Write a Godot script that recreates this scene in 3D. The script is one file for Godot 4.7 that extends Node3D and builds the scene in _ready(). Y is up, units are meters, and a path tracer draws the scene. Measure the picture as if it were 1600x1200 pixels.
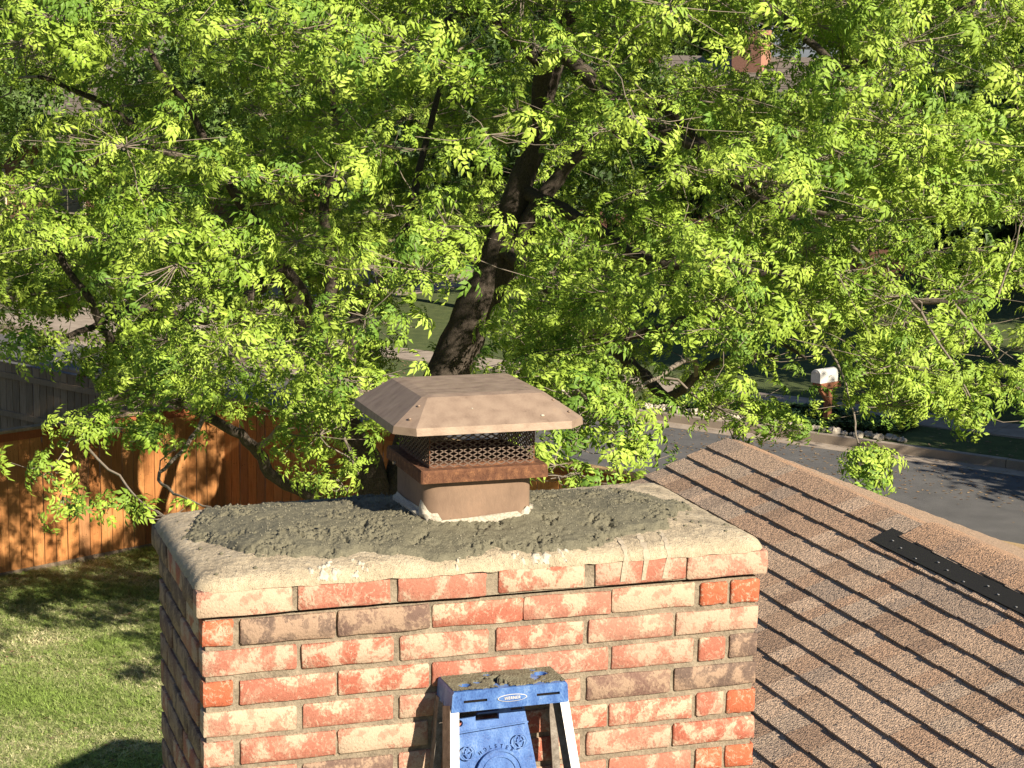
extends Node3D
# Chimney top with fresh mortar and a rusty cap, shade tree, fences, street. x right along the chimney face, y up, -z away.

const GY := -5.0            # yard level measured from the underside of the chimney's top course
const CW := 1.4756          # chimney width and depth
const CD := 0.6934
const PV := 0.0762          # brick course height
const CAM := Vector3(-0.735, 6.333, 4.414)
const CR := Vector3(0.946856, 0.014667, 0.321323)
const CU := Vector3(0.040685, 0.985476, -0.164872)
const CF := Vector3(0.319075, -0.169183, -0.932507)
const FPX := 2988.2

var M := {}
var rng := RandomNumberGenerator.new()
var names := {}

func w(x: float, y: float, z: float) -> Vector3:      # x, height over the top course, distance behind the chimney face
	return Vector3(x, y - GY, -z)

func at(px: float, py: float, depth: float) -> Vector3:
	var d := CF + CR * ((px - 800.0) / FPX) - CU * ((py - 600.0) / FPX)
	return CAM + d * depth

# ------------------------------------------------------------------ tagging
func numbered(n: String) -> String:
	var k: int = names.get(n, 0)
	names[n] = k + 1
	return n if k == 0 else "%s_%03d" % [n, k]

func thing(n: String, label: String, category: String, group := "", pos := Vector3.ZERO) -> Node3D:
	var o := Node3D.new()
	o.name = numbered(n)
	o.position = pos
	add_child(o)
	meta(o, label, category, group)
	return o

func meta(o: Node, label: String, category: String, group := "") -> void:
	o.set_meta("label", label)
	o.set_meta("category", category)
	if group:
		o.set_meta("group", group)

func part(n: String, mesh: Mesh, mat: Material, parent: Node, xf := Transform3D.IDENTITY) -> MeshInstance3D:
	var o := MeshInstance3D.new()
	o.name = numbered(n) if parent == self else n
	o.mesh = mesh
	o.material_override = mat
	o.transform = xf
	parent.add_child(o, true)
	return o

func setting(n: String, mesh: Mesh, mat: Material) -> MeshInstance3D:
	var o := part(n, mesh, mat, self)
	o.set_meta("kind", "structure")
	return o

# ------------------------------------------------------------------ mesh builder
class MB:
	var v := PackedVector3Array()
	var n := PackedVector3Array()
	var uv := PackedVector2Array()
	var ix := PackedInt32Array()

	func tri(a: Vector3, b: Vector3, c: Vector3) -> void:      # counter-clockwise seen from outside
		var m := (b - a).cross(c - a).normalized()
		var s := v.size()
		for p in [a, b, c]:
			v.append(p); n.append(m); uv.append(Vector2(p.x, p.y))
		ix.append_array(PackedInt32Array([s, s + 2, s + 1]))

	func quad(a: Vector3, b: Vector3, c: Vector3, d: Vector3) -> void:
		var m := (c - a).cross(d - b).normalized()
		var s := v.size()
		v.append_array(PackedVector3Array([a, b, c, d]))
		n.append_array(PackedVector3Array([m, m, m, m]))
		uv.append_array(PackedVector2Array([Vector2(0, 1), Vector2(1, 1), Vector2(1, 0), Vector2(0, 0)]))
		ix.append_array(PackedInt32Array([s, s + 2, s + 1, s, s + 3, s + 2]))

	func box(c: Vector3, size: Vector3, b := Basis.IDENTITY) -> void:
		var h := size * 0.5
		var p := []
		for k in 8:
			p.append(c + b * Vector3(h.x if k & 1 else -h.x, h.y if k & 2 else -h.y, h.z if k & 4 else -h.z))
		quad(p[4], p[5], p[7], p[6]); quad(p[1], p[0], p[2], p[3])
		quad(p[5], p[1], p[3], p[7]); quad(p[0], p[4], p[6], p[2])
		quad(p[6], p[7], p[3], p[2]); quad(p[0], p[1], p[5], p[4])

	func bevel_box(c: Vector3, size: Vector3, e: float, b := Basis.IDENTITY) -> void:
		var h := size * 0.5
		var s := [Vector3(h.x, h.y - e, h.z - e), Vector3(h.x - e, h.y, h.z - e), Vector3(h.x - e, h.y - e, h.z)]
		var P := func(k: int, sx: float, sy: float, sz: float) -> Vector3: return c + b * (s[k] * Vector3(sx, sy, sz))
		for q in [1.0, -1.0]:
			_q(P.call(0, q, -1, 1), P.call(0, q, -1, -1), P.call(0, q, 1, -1), P.call(0, q, 1, 1), c)
			_q(P.call(1, -1, q, 1), P.call(1, 1, q, 1), P.call(1, 1, q, -1), P.call(1, -1, q, -1), c)
			_q(P.call(2, -1, -1, q), P.call(2, 1, -1, q), P.call(2, 1, 1, q), P.call(2, -1, 1, q), c)
			for r in [1.0, -1.0]:
				_q(P.call(0, q, r, 1), P.call(0, q, r, -1), P.call(1, q, r, -1), P.call(1, q, r, 1), c)
				_q(P.call(0, q, 1, r), P.call(0, q, -1, r), P.call(2, q, -1, r), P.call(2, q, 1, r), c)
				_q(P.call(1, 1, q, r), P.call(1, -1, q, r), P.call(2, -1, q, r), P.call(2, 1, q, r), c)
				for t in [1.0, -1.0]:
					_t(P.call(0, q, r, t), P.call(1, q, r, t), P.call(2, q, r, t), c)

	func _q(a: Vector3, b: Vector3, c: Vector3, d: Vector3, o: Vector3) -> void:
		if (c - a).cross(d - b).dot((a + c) * 0.5 - o) < 0.0:
			quad(d, c, b, a)
		else:
			quad(a, b, c, d)

	func _t(a: Vector3, b: Vector3, c: Vector3, o: Vector3) -> void:
		if (b - a).cross(c - a).dot(a - o) < 0.0:
			tri(c, b, a)
		else:
			tri(a, b, c)

	func tube(pts: PackedVector3Array, rad: PackedFloat32Array, sides: int, wob := 0.0) -> void:
		var s := v.size()
		var prev := Vector3.UP
		var along := 0.0
		for i in pts.size():
			var d := (pts[mini(i + 1, pts.size() - 1)] - pts[maxi(i - 1, 0)]).normalized()
			if i == 0:
				prev = Vector3.RIGHT if absf(d.dot(Vector3.UP)) > 0.9 else Vector3.UP
			else:
				along += pts[i].distance_to(pts[i - 1])
			var a := (prev - d * prev.dot(d)).normalized()
			var b := d.cross(a)
			prev = a
			for k in sides + 1:
				var t := TAU * k / sides
				var q := a * cos(t) + b * sin(t)
				var kk := k % sides
				v.append(pts[i] + q * rad[i] * (1.0 + wob * sin(kk * 2.4 + i * 1.7)))
				n.append(q)
				uv.append(Vector2(float(k) / sides, along))
		for i in pts.size() - 1:
			for k in sides:
				var p := s + i * (sides + 1) + k
				ix.append_array(PackedInt32Array([p, p + sides + 1, p + 1, p + 1, p + sides + 1, p + sides + 2]))

	# stacked rings of equal length, closed around; flat shaded
	func loft(rings: Array, cap_top := true, cap_bottom := false) -> void:
		for r in rings.size() - 1:
			var A: PackedVector3Array = rings[r]
			var B: PackedVector3Array = rings[r + 1]
			for k in A.size():
				var j := (k + 1) % A.size()
				quad(A[k], A[j], B[j], B[k])
		if cap_top:
			var T: PackedVector3Array = rings[-1]
			for k in range(1, T.size() - 1):
				tri(T[0], T[k], T[k + 1])
		if cap_bottom:
			var T: PackedVector3Array = rings[0]
			for k in range(1, T.size() - 1):
				tri(T[0], T[k + 1], T[k])

	func grid(P: PackedVector3Array, nx: int, nz: int, keep := PackedByteArray()) -> void:   # smooth sheet
		var s := v.size()
		var N := PackedVector3Array()
		N.resize(P.size())
		for j in nz:
			for i in nx:
				var a := P[j * nx + maxi(i - 1, 0)]
				var b := P[j * nx + mini(i + 1, nx - 1)]
				var c := P[maxi(j - 1, 0) * nx + i]
				var d := P[mini(j + 1, nz - 1) * nx + i]
				var m := (d - c).cross(b - a)
				N[j * nx + i] = m.normalized() if m.length() > 1e-12 else Vector3.UP
				if N[j * nx + i].y < 0.0:
					N[j * nx + i] = -N[j * nx + i]
		v.append_array(P)
		n.append_array(N)
		var mq := (nz / 2) * nx + nx / 2
		var flip := (P[mq + 1] - P[mq]).cross(P[mq + nx] - P[mq]).y > 0.0      # Godot's front faces run clockwise
		for p in P:
			uv.append(Vector2(p.x, p.z))
		for j in nz - 1:
			for i in nx - 1:
				if keep.size() and not (keep[j * nx + i] or keep[j * nx + i + 1] or keep[(j + 1) * nx + i] or keep[(j + 1) * nx + i + 1]):
					continue
				var q := s + j * nx + i
				if flip:
					ix.append_array(PackedInt32Array([q, q + nx, q + 1, q + 1, q + nx, q + nx + 1]))
				else:
					ix.append_array(PackedInt32Array([q, q + 1, q + nx, q + 1, q + nx + 1, q + nx]))

	func mesh() -> ArrayMesh:
		var a := []
		a.resize(Mesh.ARRAY_MAX)
		a[Mesh.ARRAY_VERTEX] = v
		a[Mesh.ARRAY_NORMAL] = n
		a[Mesh.ARRAY_TEX_UV] = uv
		a[Mesh.ARRAY_INDEX] = ix
		var m := ArrayMesh.new()
		m.add_surface_from_arrays(Mesh.PRIMITIVE_TRIANGLES, a)
		return m

# ------------------------------------------------------------------ textures
func nz(seed_: int, freq: float, oct := 4, type := FastNoiseLite.TYPE_SIMPLEX_SMOOTH, fractal := FastNoiseLite.FRACTAL_FBM, warp := 0.0) -> FastNoiseLite:
	var f := FastNoiseLite.new()
	f.seed = seed_
	f.frequency = freq
	f.noise_type = type
	f.fractal_type = fractal
	f.fractal_octaves = oct
	if warp > 0.0:
		f.domain_warp_enabled = true
		f.domain_warp_amplitude = warp
		f.domain_warp_frequency = freq * 1.3
		f.domain_warp_fractal_octaves = 3
	return f

func field(size: int, layers: Array, grain: float, seed_: int) -> PackedFloat32Array:
	var out := PackedFloat32Array()
	out.resize(size * size)
	var total := grain
	for l in layers:
		total += l[1]
	for l in layers:
		var d: PackedByteArray = (l[0] as FastNoiseLite).get_seamless_image(size, size, false, false, 0.2, true).get_data()
		var k: float = l[1] / total / 255.0
		for i in d.size():
			out[i] += d[i] * k
	if grain > 0.0:
		var r := RandomNumberGenerator.new()
		r.seed = seed_
		for i in out.size():
			out[i] += r.randf() * grain / total
	return out

func ramp_image(f: PackedFloat32Array, size: int, stops: Array) -> Image:
	var lut := PackedByteArray()
	for i in 256:
		var t := i / 255.0
		var c: Color = stops[0][1]
		for s in stops.size() - 1:
			if t >= stops[s][0]:
				c = (stops[s][1] as Color).lerp(stops[s + 1][1], clampf((t - stops[s][0]) / (stops[s + 1][0] - stops[s][0]), 0, 1))
		c = c.linear_to_srgb()
		lut.append_array(PackedByteArray([int(clampf(c.r, 0, 1) * 255), int(clampf(c.g, 0, 1) * 255), int(clampf(c.b, 0, 1) * 255)]))
	var d := PackedByteArray()
	d.resize(f.size() * 3)
	for i in f.size():
		var k := clampi(int(f[i] * 255.0), 0, 255) * 3
		d[i * 3] = lut[k]; d[i * 3 + 1] = lut[k + 1]; d[i * 3 + 2] = lut[k + 2]
	return Image.create_from_data(size, size, false, Image.FORMAT_RGB8, d)

func bump_image(f: PackedFloat32Array, sx: int, sy: int, strength: float) -> ImageTexture:
	var d := PackedByteArray()
	d.resize(f.size())
	for i in f.size():
		d[i] = clampi(int(f[i] * 255.0), 0, 255)
	var im := Image.create_from_data(sx, sy, false, Image.FORMAT_L8, d)
	im.convert(Image.FORMAT_RGBA8)
	im.bump_map_to_normal_map(strength)
	return ImageTexture.create_from_image(im)

# stops: linear base colours over a 0..1 noise value; scale: repeats per metre
func surf(stops: Array, layers: Array, grain: float, scale: Variant, rough: float, bump := 0.0, metal := 0.0, size := 512, seed_ := 7) -> StandardMaterial3D:
	var m := StandardMaterial3D.new()
	var f := field(size, layers, grain, seed_)
	# stretch to the full range
	var lo := 1e9
	var hi := -1e9
	for i in range(0, f.size(), 7):
		lo = minf(lo, f[i]); hi = maxf(hi, f[i])
	for i in f.size():
		f[i] = clampf((f[i] - lo) / (hi - lo), 0, 1)
	m.albedo_texture = ImageTexture.create_from_image(ramp_image(f, size, stops))
	m.uv1_triplanar = true
	m.uv1_world_triplanar = true
	m.uv1_scale = scale if scale is Vector3 else Vector3.ONE * float(scale)
	m.roughness = rough
	m.metallic = metal
	if bump > 0.0:
		m.normal_enabled = true
		m.normal_texture = bump_image(f, size, size, bump)
		m.normal_scale = 1.0
	return m

func tinted(m: StandardMaterial3D, c: Color) -> StandardMaterial3D:
	var d: StandardMaterial3D = m.duplicate()
	d.albedo_color = c
	return d

func plain(c: Color, rough: float, metal := 0.0) -> StandardMaterial3D:
	var m := StandardMaterial3D.new()
	m.albedo_color = c.linear_to_srgb()
	m.roughness = rough
	m.metallic = metal
	return m

func L(r: float, g: float, b: float) -> Color:
	return Color(r, g, b)

# brick faces: 8 x 16 cells, slurry-washed orange brick, a few burnt dark ones
# kinds by cell row: 0-8 washed, 9-11 mostly cream, 12-13 plain orange, 14-15 dark
func brick_material() -> StandardMaterial3D:
	var W := 2048
	var H := 1024
	var a := nz(11, 0.011, 4, FastNoiseLite.TYPE_SIMPLEX_SMOOTH, FastNoiseLite.FRACTAL_FBM, 55.0).get_image(W, H).get_data()
	var b := nz(12, 0.03, 3, FastNoiseLite.TYPE_SIMPLEX_SMOOTH, FastNoiseLite.FRACTAL_RIDGED, 30.0).get_image(W, H).get_data()
	var c := nz(13, 0.09, 3).get_image(W, H).get_data()
	var e := nz(14, 0.3, 2).get_image(W, H).get_data()
	var f := nz(15, 0.026, 4, FastNoiseLite.TYPE_SIMPLEX_SMOOTH, FastNoiseLite.FRACTAL_FBM, 40.0).get_image(W, H).get_data()
	var d := PackedByteArray()
	d.resize(W * H * 3)
	var hgt := PackedFloat32Array()
	hgt.resize(W * H)
	var r := RandomNumberGenerator.new()
	r.seed = 5
	var cells := []
	for k in 128:
		var row := k / 8
		var th := r.randf_range(0.51, 0.62)
		var red := L(0.42, 0.125, 0.078).lerp(L(0.44, 0.215, 0.155), r.randf())
		var cream := L(0.57, 0.45, 0.325).lerp(L(0.52, 0.365, 0.27), r.randf())
		if row >= 9 and row <= 11:
			th = r.randf_range(0.38, 0.47)
		if row == 12 or row == 13:
			th = r.randf_range(0.74, 0.82)
			red = L(0.49, 0.135, 0.065)
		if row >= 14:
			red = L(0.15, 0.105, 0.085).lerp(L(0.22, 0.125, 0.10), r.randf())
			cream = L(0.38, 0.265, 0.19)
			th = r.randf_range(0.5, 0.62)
		cells.append([th, red, cream, r.randf_range(0.70, 0.84)])
	for y in H:
		for x in W:
			var i := y * W + x
			var q: Array = cells[(y >> 6) * 8 + (x >> 8)]
			var n1 := a[i] / 255.0 * 0.78 + c[i] / 255.0 * 0.16 + e[i] / 255.0 * 0.06
			var t := clampf((n1 - q[0]) * 30.0 + 0.5, 0.0, 1.0)          # cream cover
			var vein := clampf((b[i] / 255.0 - q[3]) * 14.0, 0.0, 1.0) * 0.8
			var pale := clampf((n1 - q[0] + 0.15) * 4.0, 0.0, 0.36) * (0.5 + f[i] / 255.0)       # thin wash round the patches
			var bare := clampf((f[i] / 255.0 - 0.62) * 12.0, 0.0, 0.85)    # worn through again
			t = maxf(maxf(t, vein), pale) * (1.0 - bare * 0.7)
			var red: Color = q[1]
			var cream: Color = q[2]
			var dk := 0.78 + 0.34 * (e[i] / 255.0) + 0.16 * (c[i] / 255.0 - 0.5)
			var speck := 1.0 if (c[i] + e[i]) > 118 else 0.62
			var col := red.lerp(cream, t) * dk * speck
			col = col.linear_to_srgb()
			d[i * 3] = clampi(int(col.r * 255), 0, 255)
			d[i * 3 + 1] = clampi(int(col.g * 255), 0, 255)
			d[i * 3 + 2] = clampi(int(col.b * 255), 0, 255)
			hgt[i] = clampf(0.35 + t * 0.14 + (c[i] / 255.0 - 0.5) * 0.5 + (e[i] / 255.0 - 0.5) * 0.35 - (0.25 if speck < 1.0 else 0.0), 0, 1)
	var m := StandardMaterial3D.new()
	m.albedo_texture = ImageTexture.create_from_image(Image.create_from_data(W, H, false, Image.FORMAT_RGB8, d))
	m.normal_enabled = true
	m.normal_texture = bump_image(hgt, W, H, 2.2)
	m.roughness = 0.9
	return m

func make_materials() -> void:
	var S := FastNoiseLite.TYPE_SIMPLEX_SMOOTH
	M.brick = brick_material()
	M.mortar = surf([[0, L(0.13, 0.108, 0.08)], [0.5, L(0.275, 0.23, 0.17)], [1, L(0.42, 0.36, 0.27)]], [[nz(1, 0.012, 4), 1.0], [nz(2, 0.08, 3), 0.8]], 0.5, 2.2, 0.95, 5.0)
	M.cap_mortar = surf([[0, L(0.12, 0.10, 0.075)], [0.2, L(0.25, 0.21, 0.15)], [0.38, L(0.40, 0.335, 0.235)], [0.58, L(0.50, 0.42, 0.295)], [0.8, L(0.58, 0.50, 0.365)], [1, L(0.70, 0.65, 0.53)]], [[nz(3, 0.007, 5, S, FastNoiseLite.FRACTAL_FBM, 30), 1.0], [nz(4, 0.05, 4, S, FastNoiseLite.FRACTAL_FBM, 10), 0.8], [nz(303, 0.25, 2), 0.35]], 0.45, 0.9, 0.95, 11.0, 0.0, 1024)
	M.fresh = surf([[0, L(0.08, 0.074, 0.05)], [0.5, L(0.165, 0.156, 0.105)], [0.85, L(0.215, 0.202, 0.14)], [1, L(0.44, 0.41, 0.30)]], [[nz(5, 0.02, 4), 0.6], [nz(6, 0.12, 3), 0.8]], 0.5, 2.6, 0.75, 6.0)
	M.plaster = surf([[0, L(0.36, 0.32, 0.25)], [0.5, L(0.52, 0.48, 0.39)], [1, L(0.70, 0.67, 0.58)]], [[nz(7, 0.05, 4), 1.0]], 0.3, 4.0, 0.9, 5.0)
	M.grains = surf([[0, L(0.10, 0.095, 0.07)], [0.6, L(0.25, 0.235, 0.17)], [1, L(0.5, 0.46, 0.36)]], [[nz(77, 0.2, 3), 1.0]], 0.6, 3.0, 0.9)
	M.run = surf([[0, L(0.34, 0.285, 0.205)], [1, L(0.56, 0.49, 0.38)]], [[nz(7, 0.05, 4), 1.0]], 0.3, 4.0, 0.95, 3.0)
	M.clay = surf([[0, L(0.175, 0.115, 0.08)], [0.5, L(0.24, 0.162, 0.112)], [0.8, L(0.285, 0.19, 0.13)], [1, L(0.36, 0.19, 0.10)]], [[nz(8, 0.006, 3), 1.0], [nz(9, 0.06, 3), 0.4]], 0.22, Vector3(2, 1.2, 2), 0.85, 1.5)
	M.hood = surf([[0, L(0.14, 0.095, 0.068)], [0.2, L(0.25, 0.18, 0.132)], [0.5, L(0.32, 0.236, 0.175)], [0.8, L(0.37, 0.28, 0.208)], [0.93, L(0.40, 0.29, 0.195)], [1, L(0.40, 0.25, 0.13)]], [[nz(21, 0.01, 4, S, FastNoiseLite.FRACTAL_FBM, 20), 1.0], [nz(22, 0.09, 3), 0.3]], 0.14, Vector3(1.5, 2.5, 2.5), 0.55, 1.6, 0.15, 1024)
	M.rust = surf([[0, L(0.045, 0.02, 0.012)], [0.35, L(0.12, 0.05, 0.026)], [0.6, L(0.165, 0.075, 0.038)], [0.85, L(0.28, 0.13, 0.06)], [1, L(0.38, 0.20, 0.10)]], [[nz(23, 0.03, 4, S, FastNoiseLite.FRACTAL_FBM, 12), 1.0], [nz(24, 0.16, 3), 0.7]], 0.3, 2.5, 0.9, 3.0)
	M.screen = surf([[0, L(0.085, 0.055, 0.04)], [1, L(0.22, 0.165, 0.13)]], [[nz(25, 0.05, 3), 1.0]], 0.3, 4.0, 0.7)
	# roof
	var sh := surf([[0, L(0.34, 0.32, 0.31)], [0.35, L(0.66, 0.64, 0.62)], [0.6, L(0.88, 0.87, 0.85)], [1, L(1, 1, 1)]], [[nz(31, 0.012, 3), 0.35], [nz(32, 0.25, 2), 0.8]], 2.2, 0.27, 0.95, 5.0, 0.0, 1024)
	M.shingles = []
	for c in [L(0.59, 0.425, 0.305), L(0.50, 0.345, 0.24), L(0.66, 0.485, 0.355), L(0.42, 0.285, 0.20), L(0.56, 0.43, 0.325), L(0.46, 0.35, 0.27), L(0.55, 0.37, 0.255)]:
		M.shingles.append(tinted(sh, c.linear_to_srgb()))
	M.ridge = tinted(sh, L(0.62, 0.40, 0.26).linear_to_srgb())
	M.felt = surf([[0, L(0.006, 0.006, 0.006)], [1, L(0.02, 0.019, 0.018)]], [[nz(33, 0.05, 3), 1.0]], 0.6, 3.0, 0.85, 2.0)  # black felt, darkened further to carry the shadow under the ridge cap
	M.nail_old = plain(L(0.06, 0.04, 0.03), 0.7, 0.3)
	M.nail = plain(L(0.6, 0.6, 0.6), 0.35, 0.8)
	# wood
	var wood := surf([[0, L(0.42, 0.36, 0.30)], [0.3, L(0.72, 0.66, 0.6)], [0.6, L(0.92, 0.9, 0.86)], [1, L(1, 1, 1)]], [[nz(41, 0.03, 4, S, FastNoiseLite.FRACTAL_FBM, 6), 1.0], [nz(42, 0.2, 2), 0.5]], 0.25, Vector3(3.1, 0.22, 3.1), 0.85, 3.0)
	M.cedar = []
	for c in [L(0.60, 0.27, 0.09), L(0.66, 0.32, 0.12), L(0.50, 0.215, 0.07), L(0.61, 0.285, 0.10), L(0.46, 0.23, 0.10), L(0.64, 0.305, 0.11)]:
		M.cedar.append(tinted(wood, c.linear_to_srgb()))
	M.cedar_trim = tinted(wood, L(0.38, 0.125, 0.05).linear_to_srgb())
	M.rail_top = tinted(wood, L(0.36, 0.29, 0.22).linear_to_srgb())
	M.rail_tan = tinted(wood, L(0.55, 0.40, 0.24).linear_to_srgb())
	M.greywood = []
	for c in [L(0.36, 0.28, 0.19), L(0.41, 0.32, 0.22), L(0.30, 0.235, 0.16)]:
		M.greywood.append(tinted(wood, c.linear_to_srgb()))
	M.post_wood = tinted(wood, L(0.30, 0.13, 0.07).linear_to_srgb())
	# ground
	M.soil = surf([[0, L(0.07, 0.065, 0.03)], [0.45, L(0.15, 0.175, 0.06)], [0.75, L(0.20, 0.215, 0.085)], [1, L(0.32, 0.28, 0.15)]], [[nz(51, 0.006, 4), 1.0], [nz(52, 0.1, 3), 0.8]], 0.6, 0.35, 1.0, 3.0, 0.0, 1024)
	M.far_lawn = surf([[0, L(0.035, 0.055, 0.014)], [0.5, L(0.075, 0.11, 0.026)], [0.8, L(0.12, 0.145, 0.045)], [1, L(0.22, 0.21, 0.10)]], [[nz(53, 0.006, 4), 1.0], [nz(54, 0.12, 3), 0.8]], 0.6, 0.4, 1.0, 4.0, 0.0, 1024)
	M.asphalt = surf([[0, L(0.072, 0.072, 0.073)], [0.5, L(0.118, 0.118, 0.118)], [0.85, L(0.152, 0.15, 0.148)], [1, L(0.25, 0.24, 0.225)]], [[nz(55, 0.004, 4, S, FastNoiseLite.FRACTAL_FBM, 30), 0.8], [nz(56, 0.2, 2), 0.5]], 0.5, 0.35, 0.9, 1.5, 0.0, 1024)
	M.concrete = surf([[0, L(0.23, 0.19, 0.15)], [0.5, L(0.36, 0.30, 0.24)], [1, L(0.48, 0.41, 0.33)]], [[nz(57, 0.008, 4), 1.0], [nz(58, 0.12, 3), 0.4]], 0.3, 0.5, 0.95, 1.0)
	M.bark = surf([[0, L(0.02, 0.016, 0.012)], [0.45, L(0.06, 0.048, 0.037)], [0.75, L(0.12, 0.097, 0.077)], [1, L(0.27, 0.23, 0.19)]], [[nz(61, 0.03, 4, S, FastNoiseLite.FRACTAL_RIDGED, 14), 1.0], [nz(62, 0.1, 3), 0.5]], 0.25, Vector3(2.4, 1.0, 2.4), 0.95, 8.0)
	M.twig = surf([[0, L(0.13, 0.105, 0.085)], [1, L(0.36, 0.31, 0.255)]], [[nz(63, 0.03, 3), 1.0]], 0.2, 1.5, 0.9)
	M.leaf = leaf_material()
	M.blade = leaf_material()
	M.litter = StandardMaterial3D.new()
	M.litter.vertex_color_use_as_albedo = true
	M.litter.roughness = 0.9
	M.stone = surf([[0, L(0.30, 0.26, 0.20)], [0.5, L(0.5, 0.45, 0.37)], [1, L(0.68, 0.63, 0.54)]], [[nz(64, 0.03, 4), 1.0]], 0.3, 2.0, 0.95, 4.0)
	M.housebrick = surf([[0, L(0.22, 0.10, 0.07)], [0.5, L(0.38, 0.20, 0.14)], [1, L(0.50, 0.31, 0.23)]], [[nz(65, 0.04, 3), 1.0]], 0.6, 0.7, 0.95, 2.0)
	M.houseroof = surf([[0, L(0.11, 0.095, 0.085)], [0.5, L(0.2, 0.17, 0.145)], [1, L(0.28, 0.24, 0.20)]], [[nz(66, 0.03, 3), 1.0]], 0.8, 0.8, 0.95, 2.0)
	M.cream = plain(L(0.68, 0.60, 0.46), 0.6)
	M.glass = plain(L(0.03, 0.035, 0.04), 0.08)
	# ladder
	M.blue = surf([[0, L(0.02, 0.05, 0.18)], [0.3, L(0.05, 0.125, 0.37)], [0.6, L(0.085, 0.195, 0.49)], [0.82, L(0.17, 0.295, 0.56)], [1, L(0.42, 0.45, 0.52)]], [[nz(71, 0.012, 4, S, FastNoiseLite.FRACTAL_FBM, 18), 1.0], [nz(72, 0.07, 4, S, FastNoiseLite.FRACTAL_RIDGED, 10), 0.8]], 0.25, Vector3(3.5, 2.0, 3.5), 0.45, 1.2)
	M.alu = surf([[0, L(0.42, 0.41, 0.39)], [0.5, L(0.62, 0.61, 0.58)], [1, L(0.75, 0.74, 0.70)]], [[nz(73, 0.02, 3), 1.0]], 0.3, 3.0, 0.45, 0.5, 0.25)
	M.alu_shaded = surf([[0, L(0.10, 0.085, 0.07)], [0.5, L(0.24, 0.21, 0.18)], [1, L(0.4, 0.37, 0.33)]], [[nz(74, 0.02, 3), 1.0], [nz(75, 0.1, 3), 0.6]], 0.3, 3.0, 0.6, 1.0, 0.2)  # darker aluminium, the shade of webs and rear rails put in the colour
	M.white = surf([[0, L(0.45, 0.45, 0.43)], [1, L(0.72, 0.72, 0.69)]], [[nz(76, 0.03, 3), 1.0]], 0.1, 2.0, 0.6)

func leaf_material() -> StandardMaterial3D:
	var m := StandardMaterial3D.new()
	m.vertex_color_use_as_albedo = true
	m.roughness = 0.62
	m.cull_mode = BaseMaterial3D.CULL_DISABLED
	m.backlight_enabled = true
	m.backlight = Color(0.17, 0.24, 0.02)
	return m

# ------------------------------------------------------------------ start
func _ready() -> void:
	rng.seed = 20
	var cam := Camera3D.new()
	cam.name = "camera"
	cam.fov = 22.71
	cam.near = 0.1
	cam.far = 600.0
	cam.transform = Transform3D(Basis(CR, CU, -CF).orthonormalized(), CAM)
	add_child(cam)
	cam.current = true
	var env := Environment.new()
	var sky_mat := ProceduralSkyMaterial.new()
	sky_mat.sky_top_color = Color(0.38, 0.49, 0.66)
	sky_mat.sky_horizon_color = Color(0.76, 0.77, 0.77)
	sky_mat.ground_bottom_color = Color(0.20, 0.19, 0.15)
	sky_mat.ground_horizon_color = Color(0.55, 0.58, 0.56)
	sky_mat.sky_curve = 0.12
	var sky := Sky.new()
	sky.sky_material = sky_mat
	env.background_mode = Environment.BG_SKY
	env.sky = sky
	env.background_energy_multiplier = 0.42
	env.tonemap_mode = Environment.TONE_MAPPER_LINEAR
	env.tonemap_exposure = 1.8
	env.sdfgi_enabled = true
	env.ssao_enabled = true
	env.ssil_enabled = true
	var we := WorldEnvironment.new()
	we.name = "environment"
	we.environment = env
	add_child(we)
	var sun := DirectionalLight3D.new()
	sun.name = "sun"
	var travel := Vector3(-0.0535, -0.076, -0.13).normalized()
	sun.transform = Transform3D(Basis.looking_at(travel, Vector3.UP), Vector3(10, 20, 20))
	sun.light_energy = 1.6
	sun.light_color = Color(1.0, 0.94, 0.845)
	sun.light_angular_distance = 0.5
	sun.shadow_enabled = true
	add_child(sun)

	make_materials()
	build_ground()
	build_house()
	build_chimney()
	build_cap()
	build_ladder()
	build_fences()
	build_tree()
	build_lawn()
	build_street_things()
	build_far()

# street frame: t along the street (towards the right and the camera), n across it (away)
func sxy(t: float, n: float, y := GY) -> Vector3:
	return w(0.595 * t + 0.804 * n, y, -0.804 * t + 0.595 * n)

func slab(t0: float, t1: float, n0: float, n1: float, y0: float, y1: float) -> ArrayMesh:
	var b := MB.new()
	b.loft([PackedVector3Array([sxy(t0, n0, y0), sxy(t1, n0, y0), sxy(t1, n1, y0), sxy(t0, n1, y0)]),
			PackedVector3Array([sxy(t0, n0, y1), sxy(t1, n0, y1), sxy(t1, n1, y1), sxy(t0, n1, y1)])], true, true)
	return b.mesh()

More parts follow.
